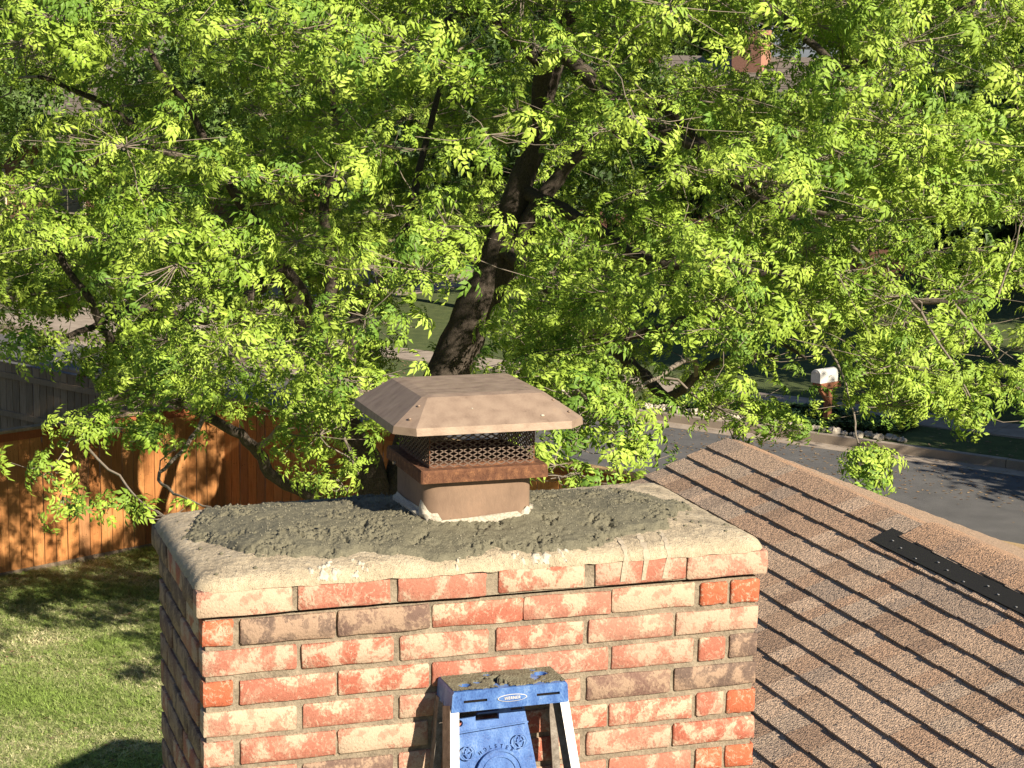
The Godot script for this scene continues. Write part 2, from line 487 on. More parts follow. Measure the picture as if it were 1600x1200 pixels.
func build_ground() -> void:
	setting("ground", slab(-300, 300, -300, 300, GY - 0.4, GY - 0.144), M.soil)
	setting("road", slab(-200, 120, 17.57, 26.27, GY - 0.143, GY - 0.139), M.asphalt)
	setting("yard", slab(-200, 120, -120, 17.42, GY - 0.143, GY), M.soil)
	setting("near_kerb", slab(-200, 120, 17.42, 17.57, GY - 0.143, GY + 0.004), M.concrete)
	# the far kerb, cast in lengths, then its gutter, verge, pavement and lawn
	setting("far_gutter", slab(-200, 120, 25.85, 26.27, GY - 0.139, GY - 0.132), M.concrete)
	var kerb := setting("far_kerb", slab(-200, -46.5, 26.27, 26.42, GY - 0.143, GY + 0.004), M.concrete)
	for k in 22:
		var k0 := -46.5 + k * 2.6
		part("kerbstone", slab(k0, k0 + 2.588, 26.268 + 0.004 * (k % 2), 26.42, GY - 0.143, GY + 0.004 + 0.004 * ((k * 3) % 4)), M.concrete, kerb)
	setting("far_kerb_end", slab(10.7, 120, 26.27, 26.42, GY - 0.143, GY + 0.004), M.concrete)
	setting("far_lawn", slab(-250, 200, 26.42, 290, GY - 0.143, GY), M.far_lawn)
	var pave := setting("pavement", slab(-130, 60, 28.15, 28.17, GY + 0.001, GY + 0.006), M.concrete)
	for k in 34:
		var t0 := -46.0 + k * 1.5
		part("paving_slab", slab(t0, t0 + 1.485, 28.18, 29.35, GY + 0.001, GY + 0.018 + 0.004 * (k % 3)), M.concrete, pave)
	setting("driveway", slab(-6.2, -1.2, 26.43, 45, GY + 0.001, GY + 0.012), M.concrete)
	setting("left_driveway", slab(-33, -28, 26.43, 44, GY + 0.001, GY + 0.012), M.concrete)

# ------------------------------------------------------------------ house with the shingled roof
const RX := 4.025
const RY := -0.97
const RZ := 5.84
var RT := deg_to_rad(21.77)

func roof_pt(s: float, z: float, up := 0.0) -> Vector3:     # s metres down the slope from the ridge-cap edge
	return w(RX - s * cos(RT) - up * sin(RT), RY - s * sin(RT) + up * cos(RT), z)

func build_house() -> void:
	var h := thing("house", "single storey house whose brown shingled roof fills the lower right", "house")
	var b := MB.new()
	var y0 := GY
	var xr := 6.9
	# walls with a gable at each end
	var prof := [Vector2(1.52, y0), Vector2(xr, y0), Vector2(xr, -2.1), Vector2(4.17, -0.98), Vector2(1.52, -2.04)]
	var A := PackedVector3Array()
	var B := PackedVector3Array()
	for q in prof:
		A.append(w(q.x, q.y, -5.0)); B.append(w(q.x, q.y, 5.5))
	b.loft([A, B], true, true)
	part("wall", b.mesh(), M.housebrick, h)
	b = MB.new()
	# deck: left slope and right slope, 12 cm thick
	var apex := Vector2(4.185, -0.934)
	var el := Vector2(1.25, -2.095)
	var er := Vector2(7.2, -2.13)
	for side in [[el, apex], [apex, er]]:
		var p: Vector2 = side[0]
		var q: Vector2 = side[1]
		var up := Vector2(0, 0.0)
		var dn := Vector2(0, -0.1)
		b.loft([PackedVector3Array([w(p.x, p.y + dn.y, -5.4), w(q.x, q.y + dn.y, -5.4), w(q.x, q.y + dn.y, RZ - 0.02), w(p.x, p.y + dn.y, RZ - 0.02)]),
			PackedVector3Array([w(p.x, p.y, -5.4), w(q.x, q.y, -5.4), w(q.x, q.y, RZ - 0.02), w(p.x, p.y, RZ - 0.02)])], true, true)
	var roof := part("roof", b.mesh(), M.felt, h)
	b = MB.new()
	for side in [[el, apex], [apex, er]]:
		var p: Vector2 = side[0]
		var q: Vector2 = side[1]
		b.loft([PackedVector3Array([w(p.x, p.y - 0.17, RZ - 0.015), w(q.x, q.y - 0.17, RZ - 0.015), w(q.x, q.y - 0.17, RZ + 0.008), w(p.x, p.y - 0.17, RZ + 0.008)]),
			PackedVector3Array([w(p.x, p.y - 0.006, RZ - 0.015), w(q.x, q.y - 0.006, RZ - 0.015), w(q.x, q.y - 0.006, RZ + 0.008), w(p.x, p.y - 0.006, RZ + 0.008)])], true, true)
	part("bargeboard", b.mesh(), M.cedar_trim, h)
	# shingles: laminated tabs of several widths, thick and thin
	var widths := [0.10, 0.14, 0.17, 0.21, 0.26]
	var E := 0.143
	var th := [0.0140, 0.0168]
	var proto := {}
	for wi in widths.size():
		for k in 2:
			var m := MB.new()
			shingle(m, widths[wi], E, th[k], Transform3D.IDENTITY)
			proto[[wi, k]] = m.mesh()
	var rest := []
	for k in M.shingles.size():
		rest.append(MB.new())
	var r := RandomNumberGenerator.new()
	r.seed = 91
	# basis of the slope: x along the ridge towards the viewer, y up from the slope, z down the slope
	var bz := Vector3(-cos(RT), -sin(RT), 0)
	var by := Vector3(-sin(RT), cos(RT), 0)
	var bx := Vector3(0, 0, 1)
	var B3 := Basis(bx, by, bz)
	var shown := 0
	for c in 22:
		var s0 := (c - 1) * E
		var z := RZ + 0.012
		var thick := r.randi() % 2
		var wob := r.randf_range(-0.002, 0.002)
		if c >= 21:
			break
		while z > -5.3:
			var wi := r.randi() % widths.size()
			thick = 1 - thick if r.randf() < 0.75 else thick
			var mi: int = [0, 0, 0, 1, 1, 2, 2, 3, 4, 5, 6, 6][r.randi() % 12]
			var wd: float = widths[wi]
			var o := roof_pt(s0 + wob + (0.0028 if thick else -0.0018) + r.randf_range(-0.0012, 0.0012), z - wd * 0.5, 0.0)
			var inside_chimney := o.x < CW + 0.03 and -o.z > -0.03 - wd and -o.z < CD + 0.03 + wd
			if not inside_chimney and o.x > 1.27:
				var zmin := 1.15 + 0.1 * maxf(0, 9 - c)
				if c <= 12 and z > zmin and shown < 300:
					part("shingle", proto[[wi, thick]], M.shingles[mi], roof, Transform3D(B3, o))
					shown += 1
				else:
					shingle(rest[mi], wd, E, th[thick], Transform3D(B3, o))
			z -= wd
	for k in rest.size():
		var m := part("far_shingles", rest[k].mesh(), M.shingles[k], roof)
		m.set_meta("kind", "stuff")
	# right slope, out of sight
	b = MB.new()
	for c in 24:
		var s := 0.16 + c * E
		var d := (er - apex).normalized()
		var p := apex + d * s
		var q := apex + d * (s + E)
		b.loft([PackedVector3Array([w(p.x, p.y, -5.4), w(q.x, q.y, -5.4), w(q.x, q.y, RZ), w(p.x, p.y, RZ)]),
			PackedVector3Array([w(p.x, p.y + 0.003, -5.4), w(q.x, q.y + 0.014, -5.4), w(q.x, q.y + 0.014, RZ), w(p.x, p.y + 0.003, RZ)])], true, false)
	part("hidden_slope", b.mesh(), M.shingles[0], roof).set_meta("kind", "stuff")
	# ridge: caps bent over the ridge, flat on the shingles at the far end, lifted on a vent nearer
	var vent_z := 3.66
	b = MB.new()
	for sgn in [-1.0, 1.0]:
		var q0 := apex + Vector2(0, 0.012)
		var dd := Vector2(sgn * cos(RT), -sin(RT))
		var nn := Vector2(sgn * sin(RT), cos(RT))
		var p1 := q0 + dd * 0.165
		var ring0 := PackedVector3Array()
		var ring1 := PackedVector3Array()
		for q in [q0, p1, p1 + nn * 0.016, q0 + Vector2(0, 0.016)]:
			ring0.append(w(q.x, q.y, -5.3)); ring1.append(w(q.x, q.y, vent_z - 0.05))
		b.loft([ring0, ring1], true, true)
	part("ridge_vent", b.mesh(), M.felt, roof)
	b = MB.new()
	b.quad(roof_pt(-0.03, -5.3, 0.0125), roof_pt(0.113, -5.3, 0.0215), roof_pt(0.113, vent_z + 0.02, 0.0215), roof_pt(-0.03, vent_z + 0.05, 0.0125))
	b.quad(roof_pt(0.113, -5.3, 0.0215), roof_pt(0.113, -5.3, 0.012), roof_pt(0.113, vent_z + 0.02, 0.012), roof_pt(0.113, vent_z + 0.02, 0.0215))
	part("shaded_nail_strip", b.mesh(), M.felt, roof)  # dark nail strip with the lifted cap's shadow painted into its black
	var nm := CylinderMesh.new()
	nm.top_radius = 0.006; nm.bottom_radius = 0.006; nm.height = 0.004; nm.radial_segments = 8; nm.rings = 1
	var k := 0
	var zz := vent_z - 0.1
	while zz > 0.8:
		part("nail", nm, M.nail, roof, Transform3D(Basis(Vector3.BACK, -RT) * Basis(Vector3.BACK, 0), roof_pt(0.052 + 0.02 * ((k * 7) % 3), zz, 0.021)))
		zz -= 0.11 + 0.03 * ((k * 5) % 3)
		k += 1
	var z := RZ + 0.02
	k = 0
	var caps := {}
	for lift in [0.0, 1.0]:
		for v in 2:
			var m := MB.new()
			ridge_cap(m, 0.148, lift * 0.032, 0.006 + 0.001 * v)
			caps[[lift, v]] = m.mesh()
	var far := MB.new()
	while z > -5.3:
		var lift := 0.0 if z > vent_z else 1.0
		var o := w(apex.x, apex.y, z)
		if z > 0.9:
			part("ridge_shingle", caps[[lift, k % 2]], M.ridge if k % 3 else M.shingles[6], roof, Transform3D(Basis(Vector3.BACK, r.randf_range(-0.006, 0.006)), o))
		else:
			ridge_cap(far, 0.148, lift * 0.032, 0.007, o)
		z -= 0.143
		k += 1
	part("far_ridge_shingles", far.mesh(), M.ridge, roof).set_meta("kind", "stuff")

func shingle(m: MB, wd: float, e: float, t: float, xf: Transform3D) -> void:
	var x := wd * 0.5 - 0.0024
	var a := xf * Vector3(-x, 0.0032, -0.004)
	var b := xf * Vector3(x, 0.0004, -0.004)
	var c := xf * Vector3(x * 0.992, t - 0.0026, e + 0.004)      # each tab rides up on the one beyond it
	var d := xf * Vector3(-x * 0.992, t + 0.0026, e + 0.004)
	var c0 := xf * Vector3(x * 0.985, -0.001, e + 0.003)
	var d0 := xf * Vector3(-x * 0.985, -0.001, e + 0.003)
	m.quad(d, c, b, a)
	m.quad(d0, c0, c, d)
	m.tri(b, c, c0)
	m.tri(a, d0, d)

func ridge_cap(m: MB, len_: float, lift: float, t: float, o := Vector3.ZERO) -> void:
	# profile across the ridge, rounded; the piece runs towards the viewer (+z), its near end on the next one
	var prof := PackedVector2Array()
	for i in 13:
		var u := -1.0 + i / 6.0
		var s := u * 0.178
		var x := s * cos(RT)
		var y := -absf(s) * sin(RT)
		y += 0.016 * 0 - 0.03 * exp(-absf(s) / 0.03) * sin(RT) + 0.012
		prof.append(Vector2(x, y + lift))
	var R0 := PackedVector3Array()
	var R1 := PackedVector3Array()
	for i in prof.size():
		R0.append(o + Vector3(prof[i].x, prof[i].y + t, 0))
		R1.append(o + Vector3(prof[i].x, prof[i].y + t - 0.0035, len_))
	for i in range(prof.size() - 1, -1, -1):
		R0.append(o + Vector3(prof[i].x, prof[i].y - 0.004, 0))
		R1.append(o + Vector3(prof[i].x, prof[i].y - 0.008, len_))
	m.loft([R1, R0], true, true)

# ------------------------------------------------------------------ chimney
func brick_mesh(len_: float, h: float, dep: float, cell: int, r: RandomNumberGenerator) -> ArrayMesh:
	var st := SurfaceTool.new()
	st.begin(Mesh.PRIMITIVE_TRIANGLES)
	var xs := [0.0, 0.0045, len_ * 0.25, len_ * 0.5, len_ * 0.75, len_ - 0.0045, len_]
	var ys := [0.0, 0.004, h * 0.5, h - 0.004, h]
	var cx := cell % 8
	var cy := cell / 8
	var ulen := clampf(len_ / 0.24, 0.2, 1.0) * 0.92
	var uo := r.randf_range(0.03, 0.97 - ulen)
	var idx := []
	for j in 5:
		for i in 7:
			var edge: bool = i == 0 or i == 6 or j == 0 or j == 4
			var x: float = xs[i]
			var y: float = ys[j]
			var z := r.randf_range(-0.0012, 0.0012)
			if edge:
				z -= r.randf_range(0.0018, 0.0042)
				x += r.randf_range(-0.0014, 0.0014)
				y += r.randf_range(-0.0016, 0.0016)
				if (i == 0 or i == 6) and (j == 0 or j == 4):
					z -= r.randf_range(0, 0.004)
					x += 0.002 if i == 0 else -0.002
			st.set_smooth_group(0)
			idx.append([Vector3(x, y, z), Vector2((cx + uo + ulen * x / len_) / 8.0, (cy + 0.95 - 0.9 * y / h) / 16.0)])
	var f := func(a: int, b: int, c: int) -> void:
		for q in [a, c, b]:
			st.set_uv(idx[q][1])
			st.add_vertex(idx[q][0])
	for j in 4:
		for i in 6:
			var p := j * 7 + i
			f.call(p, p + 1, p + 8)
			f.call(p, p + 8, p + 7)
	st.set_smooth_group(1)
	var ring := []
	for i in 7: ring.append(i)
	for j in range(1, 5): ring.append(j * 7 + 6)
	for i in range(5, -1, -1): ring.append(28 + i)
	for j in range(3, 0, -1): ring.append(j * 7)
	for k in ring.size():
		var a: Array = idx[ring[k]]
		var b: Array = idx[ring[(k + 1) % ring.size()]]
		var a2 := Vector3(a[0].x, a[0].y, -dep)
		var b2 := Vector3(b[0].x, b[0].y, -dep)
		for q in [[a[0], a[1]], [b[0], b[1]], [b2, b[1]], [a[0], a[1]], [b2, b[1]], [a2, a[1]]]:
			st.set_uv(q[1])
			st.add_vertex(q[0])
	st.generate_normals()
	return st.commit()

func cap_sd(x: float, z: float) -> float:
	var r := 0.05
	var qx := absf(x - CW * 0.5) - (CW * 0.5 + 0.014) + r
	var qz := absf(z - CD * 0.5) - (CD * 0.5 + 0.014) + r
	return -(Vector2(maxf(qx, 0), maxf(qz, 0)).length() + minf(maxf(qx, qz), 0) - r)

var cap_noise := nz(301, 3.2, 3)
var cap_fine := nz(302, 28.0, 3)

func cap_h(x: float, z: float) -> float:
	var d := maxf(cap_sd(x, z), 0.0)
	var t := minf(d / 0.28, 1.0)
	return 0.066 + 0.030 * (1.0 - exp(-d / 0.016)) + 0.032 * t * t * (3 - 2 * t) + cap_noise.get_noise_2d(x, z) * 0.008 * minf(d / 0.05, 1.0) + cap_fine.get_noise_2d(x, z) * 0.0026

const PATCH := [[0.013, 0.386], [0.043, 0.434], [0.086, 0.575], [0.17, 0.655], [0.266, 0.668], [0.366, 0.672], [0.514, 0.668], [0.685, 0.66], [0.809, 0.644], [1.029, 0.565], [1.153, 0.53], [1.24, 0.474], [1.33, 0.437], [1.40, 0.392], [1.43, 0.345], [1.344, 0.237], [1.282, 0.155], [1.253, 0.099], [1.175, 0.087], [1.093, 0.075], [1.033, 0.033], [0.983, 0.006], [0.926, 0.02], [0.854, 0.008], [0.803, 0.031], [0.744, 0.039], [0.652, 0.012], [0.599, 0.012], [0.541, 0.035], [0.482, 0.058], [0.414, 0.084], [0.353, 0.067], [0.293, 0.088], [0.216, 0.101], [0.148, 0.12], [0.096, 0.21], [0.088, 0.276], [0.06, 0.318]]

func build_chimney() -> void:
	var c := thing("brick_chimney", "wide brick chimney topped with a grey mortar crown and clay flue", "chimney")
	var r := RandomNumberGenerator.new()
	r.seed = 3
	var bed := 0.061
	var deep := 0.05
	# mortar body, set back behind the brick faces
	var m := MB.new()
	m.box(w(CW * 0.5, (GY - 0.012) * 0.5, CD * 0.5), Vector3(CW - 0.017, -GY - 0.012, CD - 0.017))
	m.box(w(CW * 0.5, 0.0285, CD * 0.5), Vector3(CW + 0.013, 0.062, CD + 0.013))
	part("mortar_joints", m.mesh(), M.mortar, c)
	var low := MB.new()
	var kinds := {[1, 1]: 112, [1, 2]: 114, [3, 7]: 119, [4, 4]: 117, [4, 5]: 115, [6, 1]: 113, [0, 0]: 72, [1, 0]: 98, [1, 6]: 97, [1, 7]: 101, [5, 7]: 103, [5, 6]: 12, [3, 6]: 20, [7, 7]: 105, [2, 5]: 74, [4, 0]: 83, [7, 0]: 99}
	for row in 15:
		var y := -PV * row - (0.0 if row == 0 else 0.0022)
		var spans := []
		if row == 0:
			spans = [[-0.015, 0.217], [0.232, 0.463], [0.483, 0.711], [0.745, 0.974], [1.004, 1.256], [1.261, 1.49]]
		elif row % 2 == 1:
			spans = [[0.0, 0.073], [0.092, 0.328], [0.336, 0.568], [0.578, 0.813], [0.818, 1.052], [1.060, 1.291], [1.306, 1.381], [1.396, CW]]
		else:
			spans = [[0.0, 0.231], [0.245, 0.475], [0.493, 0.725], [0.745, 0.977], [0.996, 1.228], [1.241, CW]]
		for i in spans.size():
			var a: float = spans[i][0]
			var b: float = spans[i][1]
			if row > 0:
				a += r.randf_range(-0.002, 0.002) if i > 0 else 0.0
				b += r.randf_range(-0.002, 0.002) if i < spans.size() - 1 else 0.0
			var short_ := b - a < 0.1
			var cell: int = (96 + r.randi() % 16) if short_ and r.randf() < 0.6 else r.randi() % 82
			if row > 6 and not short_ and r.randf() < 0.12:
				cell = 112 + r.randi() % 16
			if kinds.has([row, i]):
				cell = kinds[[row, i]]
			var hh := bed + r.randf_range(-0.002, 0.002)
			var o := w(a, y + r.randf_range(-0.0012, 0.0012), 0.0 - r.randf_range(-0.0015, 0.0025))
			if row == 0:
				o.z = 0.0145
				o.y += r.randf_range(-0.002, 0.002)
			part("brick", brick_mesh(b - a, hh, deep if i > 0 and i < spans.size() - 1 else 0.05, cell, r), M.brick, c, Transform3D(Basis(Vector3.BACK, r.randf_range(-0.006, 0.006)), o))
		# left flank: mostly burnt dark bricks, which also put its shade into colour
		var side := []
		if row % 2 == 1:
			side = [[0.056, 0.228], [0.243, 0.475], [0.489, CD]]
		else:
			side = [[0.056, 0.075], [0.09, 0.322], [0.334, 0.566], [0.578, CD]]
			if row == 0:
				side = [[0.045, 0.20], [0.215, 0.445], [0.46, CD + 0.012]]
		for q in side:
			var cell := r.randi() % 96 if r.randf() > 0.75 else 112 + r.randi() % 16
			var o := w(-0.0145 if row == 0 else 0.0, y, q[1])
			o.x -= r.randf_range(-0.001, 0.003)
			if q[1] - q[0] > 0.03:
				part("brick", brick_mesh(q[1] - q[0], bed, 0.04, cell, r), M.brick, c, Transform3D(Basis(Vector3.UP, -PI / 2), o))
	# courses below the picture and the two faces turned away, as one part
	for row in range(0, 65):
		var y := -PV * row - 0.0022 + bed * 0.5
		var off := 0.0 if row % 2 else 0.121
		var n := 7
		for i in n:
			var a := maxf(0.0, i * 0.2425 - off)
			var b := minf(CW, i * 0.2425 - off + 0.232)
			if b - a > 0.03:
				if row >= 15:
					low.box(w((a + b) * 0.5, y, 0.02), Vector3(b - a, bed, 0.04))
				low.box(w((a + b) * 0.5, y, CD - 0.02), Vector3(b - a, bed, 0.04 + (0.028 if row == 0 else 0.0)))
		for i in 4:
			var a := maxf(0.045, i * 0.2425 - off)
			var b := minf(CD - 0.045, i * 0.2425 - off + 0.232)
			if b - a > 0.03:
				if row >= 15:
					low.box(w(0.02, y, (a + b) * 0.5), Vector3(0.04, bed, b - a))
				low.box(w(CW - 0.02, y, (a + b) * 0.5), Vector3(0.04 + (0.028 if row == 0 else 0.0), bed, b - a))
	var lm := part("lower_bricks", low.mesh(), M.housebrick, c)
	lm.set_meta("kind", "stuff")
	# crown
	var nx := 150
	var nzz := 74
	var P := PackedVector3Array()
	for j in nzz + 2:
		for i in nx + 2:
			var skirt := i == 0 or j == 0 or i == nx + 1 or j == nzz + 1
			var u := clampf((i - 1) / float(nx - 1), 0, 1)
			var v := clampf((j - 1) / float(nzz - 1), 0, 1)
			# denser near the edges
			u = u + 0.09 * sin(TAU * u) * -0.9
			v = v + 0.09 * sin(TAU * v) * -0.9
			var x := lerpf(-0.014, CW + 0.014, u)
			var z := lerpf(-0.014, CD + 0.014, v)
			for it in 3:
				var d := cap_sd(x, z)
				if d < 0.0:
					var g := Vector2(cap_sd(x + 0.001, z) - d, cap_sd(x, z + 0.001) - d).normalized()
					x -= g.x * d
					z -= g.y * d
			var wav := cap_fine.get_noise_2d(x * 0.4 + 5, z * 0.4) * 0.005
			var y := cap_h(x, z)
			if skirt:
				y = 0.0605 + wav
				x += 0.0015 * signf(x - CW * 0.5)
				z += 0.0015 * signf(z - CD * 0.5)
			P.append(w(x, y, z))
	m = MB.new()
	m.grid(P, nx + 2, nzz + 2)
	part("mortar_crown", m.mesh(), M.cap_mortar, c)
	# fresh mortar trowelled over it
	var poly := PackedVector2Array()
	for q in PATCH:
		poly.append(Vector2(q[0], q[1]))
	nx = 380
	nzz = 180
	P = PackedVector3Array()
	var keep := PackedByteArray()
	var edge_n := nz(303, 13.0, 4)
	var lump := nz(304, 42.0, 3)
	var smear := nz(305, 9.0, 3)
	var crumb := nz(306, 95.0, 2)
	var hole := nz(307, 34.0, 2)
	for j in nzz:
		for i in nx:
			var x := lerpf(-0.01, CW, i / float(nx - 1))
			var z := lerpf(-0.005, CD, j / float(nzz - 1))
			var q := Vector2(x + edge_n.get_noise_2d(x, z) * 0.02, z + edge_n.get_noise_2d(x + 9, z) * 0.02)
			var ins := Geometry2D.is_point_in_polygon(q, poly)
			var d := 9.0
			for k in poly.size():
				var e := Geometry2D.get_closest_point_to_segment(q, poly[k], poly[(k + 1) % poly.size()])
				d = minf(d, e.distance_squared_to(q))
			d = sqrt(d) * (1.0 if ins else -1.0)
			var h := cap_h(x, z)
			if d > 0.0:
				var rough := clampf(0.2 + smear.get_noise_2d(x * 0.7, z * 0.7) * 2.6 + maxf(0, 0.045 - d) * 16.0, 0.05, 1.0)
				h += 0.0015 + 0.011 * minf(d / 0.022, 1.0) + rough * (lump.get_noise_2d(x, z) * 0.0065 + crumb.get_noise_2d(x, z) * 0.0075 - maxf(0.0, hole.get_noise_2d(x, z) - 0.24) * 0.06) + smear.get_noise_2d(x + 3, z) * 0.003
				# banked up round the flue
				var fd := maxf(absf(x - 0.76) - 0.15, absf(z - 0.35) - 0.15)
				h += 0.012 * exp(-maxf(fd, 0) / 0.05)
			else:
				h -= 0.004
			P.append(w(x, h, z))
			keep.append(1 if d > 0.0 else 0)
	m = MB.new()
	m.grid(P, nx, nzz, keep)
	part("fresh_mortar", m.mesh(), M.fresh, c)
	# sand grains standing out of the wet mix
	var grain_mesh := SphereMesh.new()
	grain_mesh.radius = 0.5; grain_mesh.height = 0.8; grain_mesh.radial_segments = 6; grain_mesh.rings = 3
	var spots := []
	for k in 6000:
		var i := r.randi() % P.size()
		if keep[i] and P[i].y - GY < 99.0:
			spots.append(P[i])
	var gm := MultiMesh.new()
	gm.transform_format = MultiMesh.TRANSFORM_3D
	gm.mesh = grain_mesh
	gm.instance_count = spots.size()
	for i in spots.size():
		gm.set_instance_transform(i, Transform3D(Basis(Vector3.UP, r.randf() * TAU).scaled(Vector3.ONE * lerpf(0.0018, 0.006, pow(r.randf(), 4.0))), spots[i] + Vector3(r.randf_range(-0.002, 0.002), 0.0004, r.randf_range(-0.002, 0.002))))
	var gi := MultiMeshInstance3D.new()
	gi.name = "sand_grains"
	gi.multimesh = gm
	gi.material_override = M.grains
	gi.set_meta("kind", "stuff")
	c.add_child(gi, true)
	# crumbs that fell off the trowel
	for k in 60:
		var sm := SphereMesh.new()
		var rad := rng.randf_range(0.0025, 0.007)
		sm.radius = rad; sm.height = rad * 1.5; sm.radial_segments = 7; sm.rings = 3
		var x := rng.randf_range(0.02, CW - 0.02)
		var z := rng.randf_range(0.02, 0.14)
		if k % 3 == 0:
			x = rng.randf_range(1.22, 1.44); z = rng.randf_range(0.05, 0.5)
		elif k % 3 == 1:
			x = rng.randf_range(0.03, 0.14); z = rng.randf_range(0.1, 0.55)
		part("mortar_crumb", sm, M.fresh, c, Transform3D(Basis(Vector3.UP, k), w(x, cap_h(x, z) + rad * 0.35, z)))
	# three pale runs over crown and brick, and white laitance under the patch
	for q in [[1.10, 1.078, 0.012], [1.158, 1.135, 0.015], [1.222, 1.195, 0.012]]:
		m = MB.new()
		strip(m, q[0], q[1], q[2])
		part("mortar_run", m.mesh(), M.run, c)
	for q in [[0.24, 0.42, 0.016], [0.60, 0.70, 0.012], [0.76, 0.98, 0.03]]:
		m = MB.new()
		var pts := []
		var PP := PackedVector3Array()
		var kk := PackedByteArray()
		for j in 14:
			for i in 60:
				var x := lerpf(q[0], q[1], i / 59.0)
				var zc := -0.012 + 0.055 * j / 13.0
				var mask := smear.get_noise_2d(x * 3.0, zc * 3.0 + q[0]) * 0.9 + edge_n.get_noise_2d(x, zc) * 0.6 + 0.10 - absf(i / 29.5 - 1.0) * 0.5 - absf(j / 6.5 - 0.6) * 0.3
				PP.append(w(x, cap_h(x, zc) + (0.0035 if mask > 0 else -0.004), zc - 0.0015))
				kk.append(1 if mask > 0 else 0)
		m.grid(PP, 60, 14, kk)
		part("white_laitance", m.mesh(), M.plaster, c)
	# flue tile
	m = MB.new()
	var rings := []
	for y in [0.09, 0.27, 0.272]:
		rings.append(rr_ring(0.15 if y < 0.271 else 0.146, 0.045, y))
	rings.append(rr_ring(0.128, 0.03, 0.272))
	rings.append(rr_ring(0.128, 0.03, 0.10))
	smooth_rings(m, rings)
	part("flue_tile", m.mesh(), M.clay, c)
	# white sealant smeared round its foot
	rings = []
	var sn := nz(310, 16.0, 3)
	for lv in 5:
		var ring := rr_ring(0.1512 + [0.0, 0.003, 0.008, 0.014, 0.019][lv], 0.05 + 0.004 * lv, 0.0)
		for k in ring.size():
			var p := ring[k]
			var x := p.x
			var z := -p.z
			var a := sn.get_noise_2d(x * 2.0, z * 2.0)
			var wide := clampf(0.55 + a * 1.3, 0.05, 1.0)
			var o := w(0.76, 0, 0.35)
			var pull := 1.0 - (1.0 - wide) * 0.12 * lv / 4.0
			var px := o.x + (x - o.x) * pull
			var pz := -(o.z + (p.z - o.z) * pull)
			var up: float = [0.034, 0.026, 0.016, 0.010, -0.006][lv] * clampf(0.35 + a * 1.9, 0.0, 1.4)
			ring[k] = w(px, cap_h(px, pz) + 0.021 + up - (0.02 if lv == 4 else 0.0), pz)
		rings.append(ring)
	m = MB.new()
	rings.reverse()
	smooth_rings(m, rings)
	part("white_sealant", m.mesh(), M.plaster, c)

func strip(m: MB, x0: float, x1: float, wd: float) -> void:
	# down over the crown's front slope, its lip and the face of the top brick
	var path := []
	for k in 22:
		var z := lerpf(0.085, -0.0145, k / 21.0)
		path.append([lerpf(x0, lerpf(x0, x1, 0.6), k / 21.0), cap_h(x0, z) + 0.0012, z - 0.0006])
	path.append([lerpf(x0, x1, 0.64), 0.064, -0.0166])
	path.append([lerpf(x0, x1, 0.85), 0.035, -0.0168])
	path.append([x1, 0.008, -0.0166])
	for i in path.size() - 1:
		var a: Array = path[i]
		var b: Array = path[i + 1]
		var wa := wd * (0.5 + 0.14 * sin(i * 0.9 + x0 * 40))
		var wb := wd * (0.5 + 0.14 * sin((i + 1) * 0.9 + x0 * 40))
		m.quad(w(b[0] - wb, b[1], b[2]), w(b[0] + wb, b[1], b[2]), w(a[0] + wa, a[1], a[2]), w(a[0] - wa, a[1], a[2]))

func rr_ring(half: float, r: float, y: float, cx := 0.76, cz := 0.35, per := 6) -> PackedVector3Array:
	var o := PackedVector3Array()
	for q in 4:
		var sx: float = [1, 1, -1, -1][q]
		var sz: float = [-1, 1, 1, -1][q]       # distance sign
		var a0: float = [-PI / 2, 0, PI / 2, PI][q]
		for k in per + 1:
			var a := a0 + PI / 2 * k / per
			o.append(w(cx + sx * (half - r) + r * cos(a), y, cz + sz * (half - r) + r * sin(a)))
	# counter-clockwise seen from above in Godot's axes
	o.reverse()
	o.reverse()
	return o

func smooth_rings(m: MB, rings: Array) -> void:
	var n: int = rings[0].size()
	for r in rings.size() - 1:
		var s := m.v.size()
		for q in [rings[r], rings[r + 1]]:
			for k in n + 1:
				var p: Vector3 = q[k % n]
				var a: Vector3 = q[(k + n - 1) % n]
				var b: Vector3 = q[(k + 1) % n]
				var up: Vector3 = rings[r + 1][k % n] - rings[r][k % n]
				m.v.append(p)
				var nn := (b - a).cross(up).normalized()
				var cen := w(0.76, 0, 0.35)
				if nn.dot(Vector3(p.x - cen.x, 0, p.z - cen.z)) < 0.0 and up.y >= 0.0:
					nn = -nn
				m.n.append(nn)
				m.uv.append(Vector2(k / float(n), r))
		for k in n:
			var a := s + k
			var fn := (m.v[a + 1] - m.v[a]).cross(m.v[a + n + 1] - m.v[a])
			if fn.dot(m.n[a] + m.n[a + n + 1]) > 0.0:
				m.ix.append_array(PackedInt32Array([a, a + n + 1, a + 1, a + 1, a + n + 1, a + n + 2]))
			else:
				m.ix.append_array(PackedInt32Array([a, a + 1, a + n + 1, a + 1, a + n + 2, a + n + 1]))

# ------------------------------------------------------------------ rusty chimney cap
func ch_ring(hx: float, hz: float, cut: float, y: float) -> PackedVector3Array:
	var cx := 0.766
	var cz := 0.345
	var o := PackedVector3Array()
	for q in [[-hx + cut, -hz], [hx - cut, -hz], [hx, -hz + cut], [hx, hz - cut], [hx - cut, hz], [-hx + cut, hz], [-hx, hz - cut], [-hx, -hz + cut]]:
		o.append(w(cx + q[0], y, cz + q[1]))
	return o

